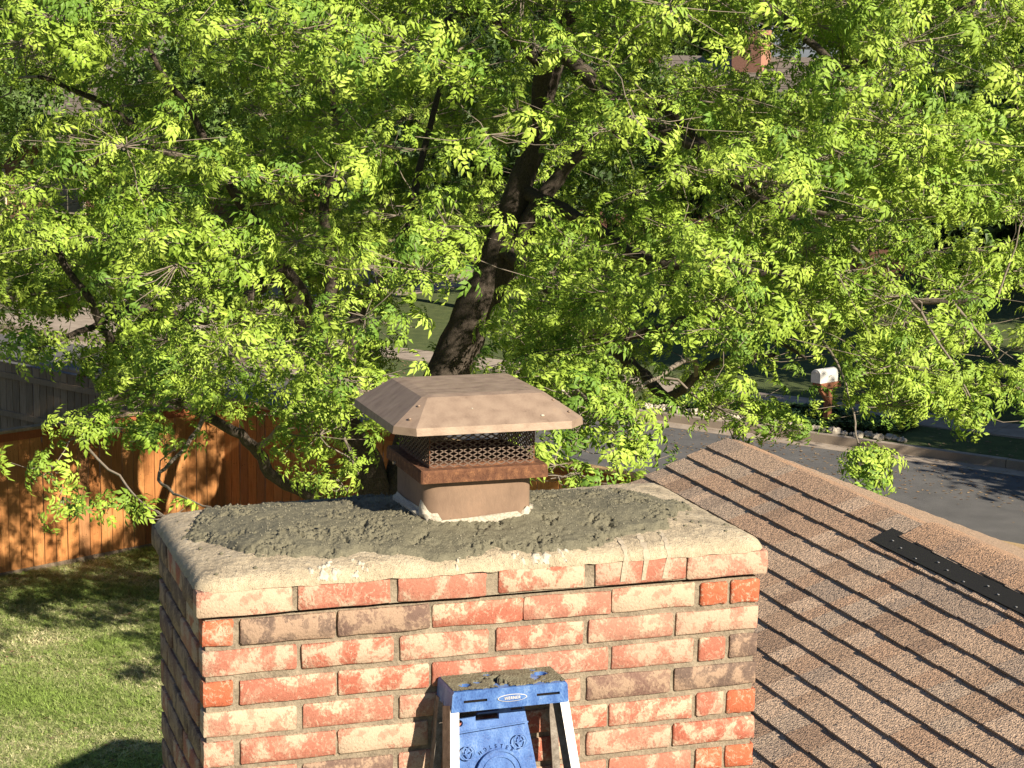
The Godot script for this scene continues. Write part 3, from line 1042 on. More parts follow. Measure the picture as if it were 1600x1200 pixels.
func build_cap() -> void:
	var c := thing("chimney_cap", "rusty brown metal chimney cap with mesh sides clamped on the clay flue", "chimney cap")
	var m := MB.new()
	# hood: flat top, four flared slopes, short lip; a sheet with an inside
	var rings := [ch_ring(0.252, 0.244, 0.05, 0.393), ch_ring(0.2565, 0.2485, 0.05, 0.3915), ch_ring(0.2535, 0.2455, 0.046, 0.411), ch_ring(0.165, 0.158, 0.012, 0.4725), ch_ring(0.140, 0.135, 0.012, 0.4765)]
	m.loft(rings, true, false)
	var inner := [ch_ring(0.162, 0.155, 0.012, 0.469), ch_ring(0.2505, 0.2425, 0.046, 0.409), ch_ring(0.252, 0.244, 0.05, 0.393)]
	m.loft(inner, false, true)
	var T: PackedVector3Array = inner[0]
	for k in range(1, T.size() - 1):
		m.tri(T[0], T[k + 1], T[k])
	var hood_m := MB.new()
	hood_m.loft(rings, true, false)
	hood_m.loft(inner, false, false)
	for k in range(1, T.size() - 1):
		hood_m.tri(T[0], T[k + 1], T[k])
	part("hood", hood_m.mesh(), M.hood, c)
	# collar
	m = MB.new()
	m.loft([ch_ring(0.160, 0.160, 0.003, 0.2505), ch_ring(0.173, 0.173, 0.004, 0.2505), ch_ring(0.172, 0.172, 0.004, 0.279), ch_ring(0.1695, 0.1695, 0.004, 0.284)], true, false)
	part("collar", m.mesh(), M.rust, c)
	# expanded metal on four sides
	var y0 := 0.284
	var rows := 11
	var ph := 0.0135
	var cols := 11
	var half := 0.143
	var pw := half * 2 / cols
	for s in 4:
		m = MB.new()
		var ang := s * PI / 2
		for r in rows:
			for k in cols:
				for d in [[0, 0.5], [0.5, 1.0]]:
					for up in [1.0, -1.0]:
						var xa: float = -half + (k + d[0]) * pw
						var xb: float = -half + (k + d[1]) * pw
						var dirn: float = up if d[0] == 0 else -up
						var mid := y0 + 0.002 + (r + 0.5) * ph
						var ya: float = mid + (0.0 if d[0] == 0 else 0.5 * ph * up)
						var yb: float = mid + (0.5 * ph * up if d[0] == 0 else 0.0)
						strand(m, Vector3(xa, ya, half), Vector3(xb, yb, half))
		var mm := m.mesh()
		part("mesh_screen", mm, M.screen, c, Transform3D(Basis(Vector3.UP, ang), w(0.766, 0, 0.345)))
	m = MB.new()
	for sx in [-1.0, 1.0]:
		for sz in [-1.0, 1.0]:
			m.box(w(0.766 + sx * 0.142, 0.37, 0.345 + sz * 0.142), Vector3(0.003, 0.175, 0.003))
	for s in [-1.0, 1.0]:
		m.box(w(0.766, 0.2885, 0.345 + s * 0.1425), Vector3(0.286, 0.009, 0.003))
		m.box(w(0.766 + s * 0.1425, 0.2885, 0.345), Vector3(0.003, 0.009, 0.282))
	part("screen_frame", m.mesh(), M.rust, c)
	var cy := CylinderMesh.new()
	cy.top_radius = 0.004; cy.bottom_radius = 0.004; cy.height = 0.016; cy.radial_segments = 8
	for q in [[0.594, 0.42], [0.94, 0.28]]:
		part("set_screw", cy, M.nail, c, Transform3D(Basis(Vector3.BACK, PI / 2), w(q[0], 0.256, q[1])))
	# rivets along the folded corners
	var rv := SphereMesh.new()
	rv.radius = 0.0045; rv.height = 0.006; rv.radial_segments = 10; rv.rings = 5
	for sx in [-1.0, 1.0]:
		for sz in [-1.0, 1.0]:
			for k in 2:
				var f := 0.3 + 0.42 * k
				part("rivet", rv, M.hood, c, Transform3D(Basis(), w(0.766 + sx * (lerpf(0.158, 0.236, f)), lerpf(0.4725, 0.411, f) + 0.0012, 0.345 + sz * (lerpf(0.151, 0.229, f)))))
	# flakes of old mortar stuck on the hood
	for q in [[0.90, 0.12, 0.006], [0.985, 0.2, 0.005], [0.72, 0.15, 0.003]]:
		var sm := SphereMesh.new()
		sm.radius = q[2]; sm.height = q[2]; sm.radial_segments = 8; sm.rings = 4
		var dz: float = (0.345 - q[1]) - 0.158
		var y := 0.4725 - maxf(0, dz) / 0.0875 * 0.0615
		part("mortar_fleck", sm, M.plaster, c, Transform3D(Basis(), w(q[0], y, q[1])))

func strand(m: MB, a: Vector3, b: Vector3) -> void:
	var d := (b - a).normalized()
	var s := d.cross(Vector3.BACK) * 0.00125
	var t := Vector3.BACK * 0.0012
	m.quad(a + s + t, a - s + t, b - s + t, b + s + t)
	m.quad(a - s - t, a + s - t, b + s - t, b - s - t)
	m.quad(a + s - t, a + s + t, b + s + t, b + s - t)
	m.quad(a - s + t, a - s - t, b - s - t, b - s + t)

# ------------------------------------------------------------------ ladder
func build_ladder() -> void:
	var c := thing("step_ladder", "aluminium step ladder with mortar-spattered blue plastic top leaning on the chimney", "ladder")
	var x0 := 0.588
	var x1 := 0.889
	var xm := (x0 + x1) * 0.5
	# top cap with recesses and slots cut out
	var top := CSGCombiner3D.new()
	top.name = "top_cap"
	var body := CSGPolygon3D.new()
	body.polygon = PackedVector2Array([Vector2(-0.150, 0.0), Vector2(-0.146, 0.006), Vector2(0.146, 0.006), Vector2(0.150, 0.0), Vector2(0.153, -0.046), Vector2(-0.153, -0.046)])
	body.depth = 0.127
	body.material = M.blue
	body.position = w(xm, -0.210, 0.129 - 0.26)
	top.add_child(body)
	body.position = Vector3(xm, -0.210 - GY, 0.127 + 0.006)
	for q in [[-0.105, 0.042, 0.014], [0.0, 0.058, 0.032], [0.105, 0.078, 0.016], [-0.03, 0.098, 0.012]]:
		var cy := CSGCylinder3D.new()
		cy.operation = CSGShape3D.OPERATION_SUBTRACTION
		cy.radius = q[2]; cy.height = 0.03; cy.sides = 20
		cy.material = M.blue
		cy.position = Vector3(xm + q[0], -0.204 - GY, 0.133 - q[1])
		top.add_child(cy)
	for q in [[-0.091, 0.094], [0.099, 0.094]]:
		var bx := CSGBox3D.new()
		bx.operation = CSGShape3D.OPERATION_SUBTRACTION
		bx.size = Vector3(0.061, 0.0065, 0.05)
		bx.material = M.felt
		bx.position = Vector3(xm + q[0], -0.2305 - GY, 0.127)
		top.add_child(bx)
	var under := CSGBox3D.new()
	under.operation = CSGShape3D.OPERATION_SUBTRACTION
	under.size = Vector3(0.28, 0.036, 0.105)
	under.material = M.blue
	under.position = Vector3(xm, -0.243 - GY, 0.0695)
	top.add_child(under)
	c.add_child(top, true)
	# oval maker's plate with raised lettering
	var m := MB.new()
	var R0 := PackedVector3Array()
	var R1 := PackedVector3Array()
	for k in 28:
		var a := TAU * k / 28
		R0.append(Vector3(xm + 0.004 + cos(a) * 0.038, -0.2305 - GY + sin(a) * 0.0088, 0.1335))
		R1.append(Vector3(xm + 0.004 + cos(a) * 0.0375, -0.2305 - GY + sin(a) * 0.0083, 0.1349))
	m.loft([R0, R1], true, false)
	part("maker_plate", m.mesh(), M.blue, c)
	m = MB.new()
	for k in 28:
		var a0 := TAU * k / 28
		var a1 := TAU * (k + 1) / 28
		var e := func(t: float, f: float, z: float) -> Vector3: return Vector3(xm + 0.004 + cos(t) * 0.0385 * f, -0.2305 - GY + sin(t) * 0.0093 * (f - (1.0 - f) * 1.2), z)
		m.quad(e.call(a0, 0.94, 0.1356), e.call(a0, 1.0, 0.1354), e.call(a1, 1.0, 0.1354), e.call(a1, 0.94, 0.1356))
		m.quad(e.call(a0, 1.0, 0.1354), e.call(a0, 1.0, 0.133), e.call(a1, 1.0, 0.133), e.call(a1, 1.0, 0.1354))
	part("plate_rim", m.mesh(), M.white, c)
	var tm := TextMesh.new()
	tm.text = "WERNER"
	var fnt := SystemFont.new()
	fnt.font_names = PackedStringArray(["Droid Sans"])
	fnt.font_weight = 700
	tm.font = fnt
	tm.font_size = 32
	tm.pixel_size = 0.00032
	tm.depth = 0.0012
	part("plate_lettering", tm, M.white, c, Transform3D(Basis(), Vector3(xm + 0.004, -0.2305 - GY, 0.1352)))
	# mortar slopped on the top
	var P := PackedVector3Array()
	var keep := PackedByteArray()
	var dn := nz(401, 26.0, 3)
	var dm := nz(402, 9.0, 3)
	for j in 60:
		for i in 130:
			var x := lerpf(x0 + 0.004, x1 - 0.004, i / 129.0)
			var z := lerpf(0.012, 0.128, j / 59.0)
			var mask := dn.get_noise_2d(x, z) * 0.5 + dm.get_noise_2d(x, z) + 0.42 - maxf(0, (z - 0.112) * 22.0)
			for q in [[-0.105, 0.042, 0.016], [0.0, 0.058, 0.0], [0.105, 0.078, 0.018], [-0.03, 0.098, 0.014]]:
				if Vector2(x - xm - q[0], 0.133 - q[1] - z).length() < q[2] + 0.004 * dn.get_noise_2d(x * 2, z):
					mask = -1
			var pile := 0.009 * exp(-pow((x - xm + 0.005) / 0.05, 2) - pow((z - 0.075) / 0.03, 2))
			P.append(Vector3(x, -0.204 - GY + (0.0012 + maxf(mask, 0) * 0.0018 + pile + absf(dn.get_noise_2d(x * 3, z * 3)) * 0.004 if mask > 0 else -0.003), z))
			keep.append(1 if mask > 0 else 0)
	m = MB.new()
	m.grid(P, 130, 60, keep)
	part("spilled_mortar", m.mesh(), M.fresh, c)
	# rails: channels that splay and come forward as they go down
	var drop := 4.74
	for s in [-1.0, 1.0]:
		var top_p := Vector3(xm + s * 0.143, -0.25 - GY, 0.128)
		var bot := top_p + Vector3(s * 0.088, -1, 0.33) * drop
		m = MB.new()
		beam(m, top_p + Vector3(0, 0, -0.002), bot + Vector3(0, 0, -0.002), 0.0225, 0.004)
		part("front_rail_face", m.mesh(), M.alu, c)
		m = MB.new()
		var web := Vector3(s * 0.0095, 0, -0.034)
		beam(m, top_p + web, bot + web, 0.003, 0.06)
		beam(m, top_p + Vector3(0, 0, -0.066), bot + Vector3(0, 0, -0.066), 0.022, 0.003)
		part("front_rail_web", m.mesh(), M.alu_shaded, c)
		top_p = Vector3(xm + s * 0.145, -0.25 - GY, 0.03)
		bot = top_p + Vector3(s * 0.075, -1, 0.012) * drop
		m = MB.new()
		beam(m, top_p, bot, 0.02, 0.003)
		beam(m, top_p + Vector3(s * 0.009, 0, -0.016), bot + Vector3(s * 0.009, 0, -0.016), 0.003, 0.03)
		part("rear_rail", m.mesh(), M.alu_shaded, c)
		var foot := bot + Vector3(0, 0.0, 0)
		m = MB.new()
		m.bevel_box(Vector3(foot.x, 0.02, foot.z), Vector3(0.04, 0.04, 0.06), 0.006)
		var ff := Vector3(xm + s * (0.143 + 0.088 * drop), 0.02, 0.128 + 0.33 * drop - 0.02)
		m.bevel_box(ff, Vector3(0.05, 0.04, 0.09), 0.006)
		part("rubber_foot", m.mesh(), M.felt, c)
	for k in 15:
		var t := 0.30 * (k + 1)
		if t < drop - 0.1:
			m = MB.new()
			m.bevel_box(Vector3(xm, -0.25 - t - GY, 0.128 + 0.33 * t - 0.035), Vector3(0.286 + 0.176 * t - 0.022, 0.022, 0.075), 0.004)
			part("tread", m.mesh(), M.alu, c)
	# folded paint shelf between the rails
	var sh := CSGCombiner3D.new()
	sh.name = "paint_shelf"
	var pb := CSGPolygon3D.new()
	pb.polygon = PackedVector2Array([Vector2(-0.128, 0.0), Vector2(-0.062, 0.004), Vector2(-0.05, 0.013), Vector2(0.0, 0.014), Vector2(0.008, 0.022), Vector2(0.068, 0.03), Vector2(0.086, -0.07), Vector2(0.128, -0.33), Vector2(-0.15, -0.33)])
	pb.depth = 0.012
	pb.material = M.blue
	sh.add_child(pb)
	var cut := [[-0.101, -0.008, 0.0105, 0.0], [-0.033, -0.002, 0.0, 1.0]]
	var hole := CSGCylinder3D.new()
	hole.operation = CSGShape3D.OPERATION_SUBTRACTION
	hole.radius = 0.0088; hole.height = 0.06; hole.sides = 16; hole.rotation.x = PI / 2
	hole.position = Vector3(-0.101, -0.009, 0.006)
	hole.material = M.blue
	sh.add_child(hole)
	for q in [[-0.028, 0.001, 0.062, 0.016], [0.05, 0.014, 0.03, 0.005]]:
		var sl := CSGBox3D.new()
		sl.operation = CSGShape3D.OPERATION_SUBTRACTION
		sl.size = Vector3(q[2], q[3], 0.06)
		sl.position = Vector3(q[0], q[1], 0.006)
		sl.material = M.blue
		sh.add_child(sl)
	# rings, corner brackets and two round marks moulded into it
	for q in [[0.062, 0.0556], [0.047, 0.0415]]:
		var a := CSGCylinder3D.new()
		a.radius = q[0]; a.height = 0.007; a.sides = 36; a.rotation.x = PI / 2
		a.position = Vector3(-0.004, -0.142, 0.0122)
		a.material = M.blue
		sh.add_child(a)
		var b := CSGCylinder3D.new()
		b.operation = CSGShape3D.OPERATION_SUBTRACTION
		b.radius = q[1]; b.height = 0.02; b.sides = 36; b.rotation.x = PI / 2
		b.position = Vector3(-0.004, -0.142, 0.0225)
		b.material = M.blue
		sh.add_child(b)
	for q in [[-0.085, -0.082], [0.052, -0.066]]:
		var t := CSGTorus3D.new()
		t.inner_radius = 0.0155; t.outer_radius = 0.019; t.sides = 20; t.ring_sides = 6; t.rotation.x = PI / 2
		t.position = Vector3(q[0], q[1], 0.012)
		t.material = M.blue
		sh.add_child(t)
		for k in 4:
			var bar := CSGBox3D.new()
			bar.size = Vector3(0.012, 0.003, 0.003)
			bar.rotation.z = 0.7 + k * 0.5
			bar.position = Vector3(q[0] + 0.007 * cos(k * 1.57), q[1] + 0.007 * sin(k * 1.57), 0.0125)
			bar.material = M.blue
			sh.add_child(bar)
	for q in [[-0.100, -0.030, 0.024, 0.005], [-0.11, -0.041, 0.005, 0.026], [0.05, -0.014, 0.026, 0.005], [0.064, -0.025, 0.005, 0.026]]:
		var g := CSGBox3D.new()
		g.operation = CSGShape3D.OPERATION_SUBTRACTION
		g.size = Vector3(q[2], q[3], 0.008)
		g.position = Vector3(q[0], q[1], 0.0125)
		g.material = M.felt
		sh.add_child(g)
	var ridge := CSGBox3D.new()
	ridge.size = Vector3(0.19, 0.004, 0.004)
	ridge.position = Vector3(-0.02, -0.0245, 0.0125)
	ridge.rotation.z = 0.06
	ridge.material = M.blue
	sh.add_child(ridge)
	sh.transform = Transform3D(Basis(Vector3.RIGHT, -0.16), Vector3(xm - 0.012, -0.298 - GY, 0.072))
	c.add_child(sh, true)
	# moulded lettering in an arc above the rings
	var word := "HOLSTER"
	for k in word.length():
		var l := TextMesh.new()
		l.text = word[k]
		l.font = fnt
		l.font_size = 32
		l.pixel_size = 0.00042
		l.depth = 0.0008
		var a := PI / 2 + 0.62 - 1.24 * k / (word.length() - 1.0)
		var lp := Vector3(-0.004 + cos(a) * 0.072, -0.142 + sin(a) * 0.072, 0.0125)
		part("shelf_letter", l, M.blue, c, sh.transform * Transform3D(Basis(Vector3.BACK, a - PI / 2), lp))

func beam(m: MB, a: Vector3, b: Vector3, wd: float, dp: float) -> void:
	var d := b - a
	var y := -d.normalized()
	var z := (Vector3.BACK - y * Vector3.BACK.dot(y)).normalized()
	m.box((a + b) * 0.5, Vector3(wd, d.length(), dp), Basis(y.cross(z), y, z))

# ------------------------------------------------------------------ fences
func fence(n: String, label: String, a: Vector3, b: Vector3, mats: Array, trim: Material, cap: Material, height: float, rails_front: bool, pick := 0.163) -> void:
	# a, b on the ground; the side turned to the camera is to the right of a -> b
	var f := thing(n, label, "fence", "", a)
	var d := b - a
	var len_ := d.length()
	var x := d / len_
	var z := x.cross(Vector3.UP)          # towards the camera side when a is the left end
	var B := Basis(x, Vector3.UP, z)
	var r := RandomNumberGenerator.new()
	r.seed = hash(n)
	var protos := []
	for k in 4:
		var m := MB.new()
		m.bevel_box(Vector3(0, height * 0.5 - 0.02, 0), Vector3(pick - 0.007 - 0.002 * k, height - 0.10, 0.018), 0.004)
		protos.append(m.mesh())
	var cnt := int(round(len_ / pick))
	pick = len_ / cnt
	for k in cnt:
		var t := (k + 0.5) * pick
		part("picket", protos[r.randi() % 4], mats[r.randi() % mats.size()], f, Transform3D(B * Basis(Vector3.BACK, r.randf_range(-0.004, 0.004)), x * t + z * r.randf_range(-0.003, 0.003)))
	for y in [0.35, 1.0, height - 0.25]:
		var m := MB.new()
		m.box(Vector3(len_ * 0.5, y, 0.03 if rails_front else -0.032), Vector3(len_, 0.085, 0.04))
		part("rail", m.mesh(), mats[0], f, Transform3D(B, Vector3.ZERO))
	var m := MB.new()
	m.bevel_box(Vector3(len_ * 0.5, height - 0.075, 0.021), Vector3(len_, 0.105, 0.02), 0.003)
	if not rails_front:
		part("trim_board", m.mesh(), trim, f, Transform3D(B, Vector3.ZERO))
	m = MB.new()
	m.bevel_box(Vector3(len_ * 0.5, height - 0.001, 0.0), Vector3(len_, 0.038, 0.14), 0.004)
	part("cap_rail", m.mesh(), cap, f, Transform3D(B, Vector3.ZERO))
	m = MB.new()
	m.box(Vector3(len_ * 0.5, 0.03, 0.016), Vector3(len_, 0.10, 0.022))
	part("kick_board", m.mesh(), cap, f, Transform3D(B, Vector3.ZERO))
	m = MB.new()
	for k in cnt:
		for y in [0.35, 1.0, height - 0.25]:
			for e in [-0.025, 0.025]:
				m.box(Vector3((k + 0.5) * pick + e, y + e * 0.3, 0.0096), Vector3(0.007, 0.007, 0.004))
	part("nails", m.mesh(), M.nail_old, f, Transform3D(B, Vector3.ZERO)).set_meta("kind", "stuff")
	var t := 0.1
	while t < len_:
		m = MB.new()
		m.box(Vector3(t, height * 0.5 - 0.03, -0.098), Vector3(0.09, height - 0.06, 0.09))
		part("post", m.mesh(), M.post_wood, f, Transform3D(B, Vector3.ZERO))
		t += 2.4

func build_fences() -> void:
	fence("wooden_fence", "orange stained board fence with a capped top on the left behind the lawn", w(-4.0, GY, 16.50), w(3.72, GY, 20.23), M.cedar, M.cedar_trim, M.rail_top, 1.81, false)
	fence("wooden_fence", "shaded brown board fence running along the street behind chimney and roof", w(3.68, GY, 20.24), w(12.6, GY, 5.5), M.cedar, M.cedar_trim, M.rail_tan, 1.83, false)
	fence("wooden_fence", "weathered grey board fence with bare rails beyond the orange fence", w(-4.2, GY, 33.3), w(3.66, GY, 20.34), M.greywood, M.greywood[0], M.rail_top, 1.83, true)

# ------------------------------------------------------------------ the big tree
var leaf_meshes := []

func make_sprays() -> void:
	# a twig end with pinnate leaves: leaflets folded along the midrib, drooping
	var r := RandomNumberGenerator.new()
	r.seed = 77
	for vnt in 6:
		var m := MB.new()
		var twig := PackedVector3Array([Vector3(0, 0, 0), Vector3(0.02, 0.05, 0), Vector3(0.0, 0.11, 0.01)])
		m.tube(twig, PackedFloat32Array([0.004, 0.003, 0.0015]), 4)
		var n := 5 + vnt % 2
		for k in n:
			var yaw := TAU * k / n + r.randf_range(-0.5, 0.5)
			var o: Vector3 = twig[2].lerp(twig[0], r.randf_range(0.0, 0.6))
			var out := Vector3(cos(yaw), 0, sin(yaw))
			var lift := r.randf_range(0.0, 0.75)
			var len_ := r.randf_range(0.12, 0.19)
			var prev := o
			var pairs := 3
			var dirv := (out + Vector3.UP * lift).normalized()
			for q in pairs + 1:
				var nx := prev + dirv * (len_ / (pairs + 1))
				dirv = (dirv + Vector3.DOWN * r.randf_range(0.15, 0.45)).normalized()
				var side := dirv.cross(Vector3.UP).normalized()
				if q == pairs:
					leaflet(m, nx, (dirv + Vector3.DOWN * 0.35).normalized(), side, r.randf_range(0.07, 0.098), r)
				elif q > 0 or r.randf() < 0.6:
					for s in [-1.0, 1.0]:
						leaflet(m, nx, (dirv * 0.55 + side * s * 0.75 + Vector3.DOWN * r.randf_range(0.05, 0.7)).normalized(), (dirv - side * s * 0.5).normalized() * s, r.randf_range(0.06, 0.088), r)
				prev = nx
		leaf_meshes.append(m.mesh())

func leaflet(m: MB, o: Vector3, d: Vector3, side: Vector3, len_: float, r: RandomNumberGenerator) -> void:
	var sd := (side - d * side.dot(d)).normalized()
	var up := sd.cross(d).normalized()
	if up.y < 0:
		up = -up
	var wd := len_ * r.randf_range(0.19, 0.27)
	var mid := o + d * len_ * 0.48 + up * len_ * 0.05
	var tip := o + d * len_ + Vector3.DOWN * len_ * 0.16
	var fold := up * wd * r.randf_range(0.25, 0.8)
	var a := o + d * len_ * 0.40 + sd * wd + fold
	var b := o + d * len_ * 0.40 - sd * wd + fold
	m.tri(o, mid, a); m.tri(mid, tip, a)
	m.tri(o, b, mid); m.tri(mid, b, tip)

func curve_pts(P: Array) -> Array:      # [Vector3, radius] control points -> smoothed points and radii
	var pts := PackedVector3Array()
	var rad := PackedFloat32Array()
	for i in P.size() - 1:
		var p0: Vector3 = P[maxi(i - 1, 0)][0]
		var p1: Vector3 = P[i][0]
		var p2: Vector3 = P[i + 1][0]
		var p3: Vector3 = P[mini(i + 2, P.size() - 1)][0]
		for k in 4:
			var t := k / 4.0
			pts.append(p1.cubic_interpolate(p2, p0, p3, t) + Vector3(sin(i * 5.1 + k), cos(i * 3.3 + k * 2.0), sin(i + k * 1.3)) * 0.012)
			rad.append(lerpf(P[i][1], P[i + 1][1], t))
	pts.append(P[-1][0])
	rad.append(P[-1][1])
	return [pts, rad]

func build_tree() -> void:
	make_sprays()
	var root := w(5.0, GY, 16.3)
	var tree := thing("shade_tree", "broad spring-green shade tree leaning over fence and street behind the chimney", "tree")
	var base_p := CAM.distance_to(root)
	var limbs := []
	var F := func(list: Array) -> Array:
		var o := []
		for q in list:
			o.append([at(q[0], q[1], q[2]), q[3]])
		return o
	var trunk: Array = [[root + Vector3(0, -0.1, 0), 0.42], [root + Vector3(-0.05, 0.3, 0), 0.34]]
	trunk.append_array(F.call([[618, 830, 21.9, 0.30], [640, 735, 21.8, 0.275], [668, 660, 21.7, 0.262], [708, 565, 21.5, 0.25], [742, 480, 21.35, 0.22], [776, 400, 21.2, 0.175], [803, 320, 21.0, 0.155], [832, 235, 20.8, 0.13], [850, 150, 20.6, 0.11], [880, 60, 20.4, 0.09], [900, -60, 20.2, 0.07], [880, -260, 20.4, 0.04]]))
	limbs.append(["trunk", trunk])
	var L2 := [
		[[600, 850, 21.9, 0.22], [579, 742, 21.6, 0.19], [548, 680, 21.3, 0.17], [515, 605, 21.0, 0.16], [492, 540, 20.7, 0.15], [466, 470, 20.4, 0.14], [436, 415, 20.1, 0.10], [395, 345, 19.7, 0.07], [345, 265, 19.3, 0.046], [300, 180, 19.0, 0.034], [235, 80, 18.8, 0.024], [190, -40, 18.6, 0.015]],
		[[505, 590, 20.9, 0.09], [508, 500, 20.8, 0.085], [520, 420, 20.9, 0.07], [505, 330, 20.8, 0.055], [530, 240, 20.6, 0.04], [520, 120, 20.4, 0.03], [560, 0, 20.2, 0.02]],
		[[530, 640, 21.2, 0.09], [558, 495, 21.6, 0.075], [592, 448, 21.8, 0.07], [640, 350, 22.0, 0.055], [660, 240, 22.2, 0.04], [700, 100, 22.2, 0.03]],
		[[755, 470, 21.4, 0.15], [796, 412, 21.2, 0.13], [828, 345, 20.9, 0.105], [870, 280, 20.7, 0.08], [930, 220, 20.4, 0.06], [1010, 165, 20.0, 0.06], [1060, 185, 19.6, 0.055], [1110, 240, 19.3, 0.05], [1180, 285, 19.0, 0.045], [1260, 330, 18.6, 0.03], [1340, 340, 18.2, 0.02]],
		[[600, 850, 21.8, 0.12], [505, 785, 20.8, 0.07], [432, 748, 20.1, 0.062], [404, 708, 19.7, 0.06], [376, 680, 19.3, 0.054], [318, 648, 18.9, 0.049], [255, 612, 18.5, 0.045], [214, 572, 18.1, 0.042], [168, 524, 17.7, 0.038], [140, 470, 17.4, 0.033], [92, 400, 17.1, 0.032], [30, 330, 16.8, 0.022]],
		[[785, 385, 21.1, 0.11], [850, 440, 20.6, 0.085], [905, 500, 20.2, 0.075], [955, 540, 19.9, 0.07], [1008, 588, 19.6, 0.06], [1044, 620, 19.4, 0.05], [1086, 590, 19.1, 0.042], [1130, 562, 18.8, 0.032], [1210, 555, 18.4, 0.02]],
		[[838, 215, 20.7, 0.11], [850, 110, 20.4, 0.10], [868, 80, 20.2, 0.095], [905, 106, 19.9, 0.085], [960, 158, 19.6, 0.07], [1025, 200, 19.3, 0.06], [1092, 232, 19.0, 0.055], [1150, 285, 18.7, 0.05], [1204, 318, 18.4, 0.04], [1290, 370, 18.0, 0.025]],
		[[860, 115, 20.5, 0.09], [812, 66, 20.2, 0.08], [748, 14, 19.9, 0.07], [698, 36, 19.6, 0.06], [640, 66, 19.3, 0.045], [560, 110, 19.0, 0.03]],
		[[820, 300, 20.9, 0.085], [905, 340, 20.4, 0.07], [1000, 400, 19.9, 0.06], [1100, 420, 19.4, 0.05], [1220, 430, 18.8, 0.042], [1340, 440, 18.3, 0.035], [1407, 466, 18.0, 0.03], [1487, 473, 17.8, 0.025], [1560, 462, 17.6, 0.015]],
		[[955, 540, 19.9, 0.05], [1000, 520, 19.8, 0.045], [1045, 512, 19.6, 0.042], [1075, 498, 19.4, 0.036], [1150, 500, 19.0, 0.025], [1260, 560, 18.2, 0.015]],
		[[890, -40, 20.2, 0.06], [1000, -80, 19.8, 0.05], [1150, -30, 19.3, 0.045], [1260, 60, 18.9, 0.04], [1330, 110, 18.6, 0.038], [1385, 62, 18.4, 0.034], [1450, 28, 18.2, 0.03], [1560, -6, 18.0, 0.02]],
		[[345, 265, 19.3, 0.05], [255, 235, 18.8, 0.04], [160, 160, 18.4, 0.03], [60, 120, 18.0, 0.02]],
		[[436, 415, 20.1, 0.07], [370, 480, 19.3, 0.06], [300, 500, 18.7, 0.05], [225, 480, 18.2, 0.04], [120, 520, 17.6, 0.028], [40, 545, 17.2, 0.016]],
		[[255, 612, 18.5, 0.03], [190, 620, 17.8, 0.022], [133, 645, 17.0, 0.016], [130, 690, 16.2, 0.012], [185, 745, 15.8, 0.010], [230, 792, 15.5, 0.007], [285, 822, 15.3, 0.005]],
		[[318, 648, 18.9, 0.025], [290, 700, 18.0, 0.02], [250, 740, 17.2, 0.016], [270, 770, 16.6, 0.012], [330, 792, 16.2, 0.006]],
		[[1086, 590, 19.1, 0.03], [1080, 560, 18.6, 0.028], [1010, 600, 17.2, 0.016], [950, 640, 15.6, 0.012], [880, 690, 14.8, 0.009], [868, 725, 14.5, 0.005]],
		[[1220, 430, 18.8, 0.022], [1285, 530, 17.6, 0.014], [1322, 600, 16.8, 0.009], [1336, 660, 16.2, 0.009], [1345, 700, 15.8, 0.007], [1365, 740, 15.5, 0.004]],
		[[1260, 330, 18.6, 0.03], [1370, 420, 17.6, 0.018], [1440, 490, 17.0, 0.013], [1500, 590, 16.4, 0.009], [1530, 640, 16.2, 0.005]],
		[[1487, 473, 17.8, 0.02], [1560, 560, 17.0, 0.01], [1600, 615, 16.6, 0.007], [1640, 640, 16.3, 0.004]],
		[[400, 700, 19.6, 0.03], [450, 660, 18.8, 0.026], [500, 640, 18.2, 0.02], [540, 690, 17.8, 0.014], [560, 740, 17.5, 0.008]],
		[[900, 500, 20.2, 0.04], [870, 550, 18.6, 0.026], [900, 610, 16.8, 0.018], [980, 650, 15.6, 0.012], [1000, 720, 15.3, 0.006]]]
	for q in L2:
		limbs.append(["limb", F.call(q)])
	# nodes that new boughs can start from
	var npos := PackedVector3Array()
	var nrad := PackedFloat32Array()
	for l in limbs:
		var c := curve_pts(l[1])
		var m := MB.new()
		m.tube(c[0], c[1], 10 if l[1][0][1] > 0.1 else 7, 0.06)
		part(l[0], m.mesh(), M.bark if c[1][c[1].size() / 2] > 0.03 else M.twig, tree)
		for i in c[0].size():
			if i > 8 or l[0] == "limb" and i > 2:
				npos.append(c[0][i]); nrad.append(c[1][i])
	# bough tips through the crown, then each joined to the nearest wood
	var r := RandomNumberGenerator.new()
	r.seed = 2024
	var lower := PackedVector2Array([Vector2(-500, 640), Vector2(-100, 600), Vector2(0, 530), Vector2(120, 500), Vector2(150, 620), Vector2(230, 640), Vector2(330, 640), Vector2(420, 640), Vector2(450, 690), Vector2(540, 700), Vector2(590, 600), Vector2(625, 430), Vector2(790, 455), Vector2(830, 640), Vector2(870, 680), Vector2(1000, 680), Vector2(1040, 630), Vector2(1130, 660), Vector2(1220, 640), Vector2(1245, 530), Vector2(1335, 530), Vector2(1400, 660), Vector2(1500, 650), Vector2(1550, 600), Vector2(1620, 640), Vector2(2000, 640)])
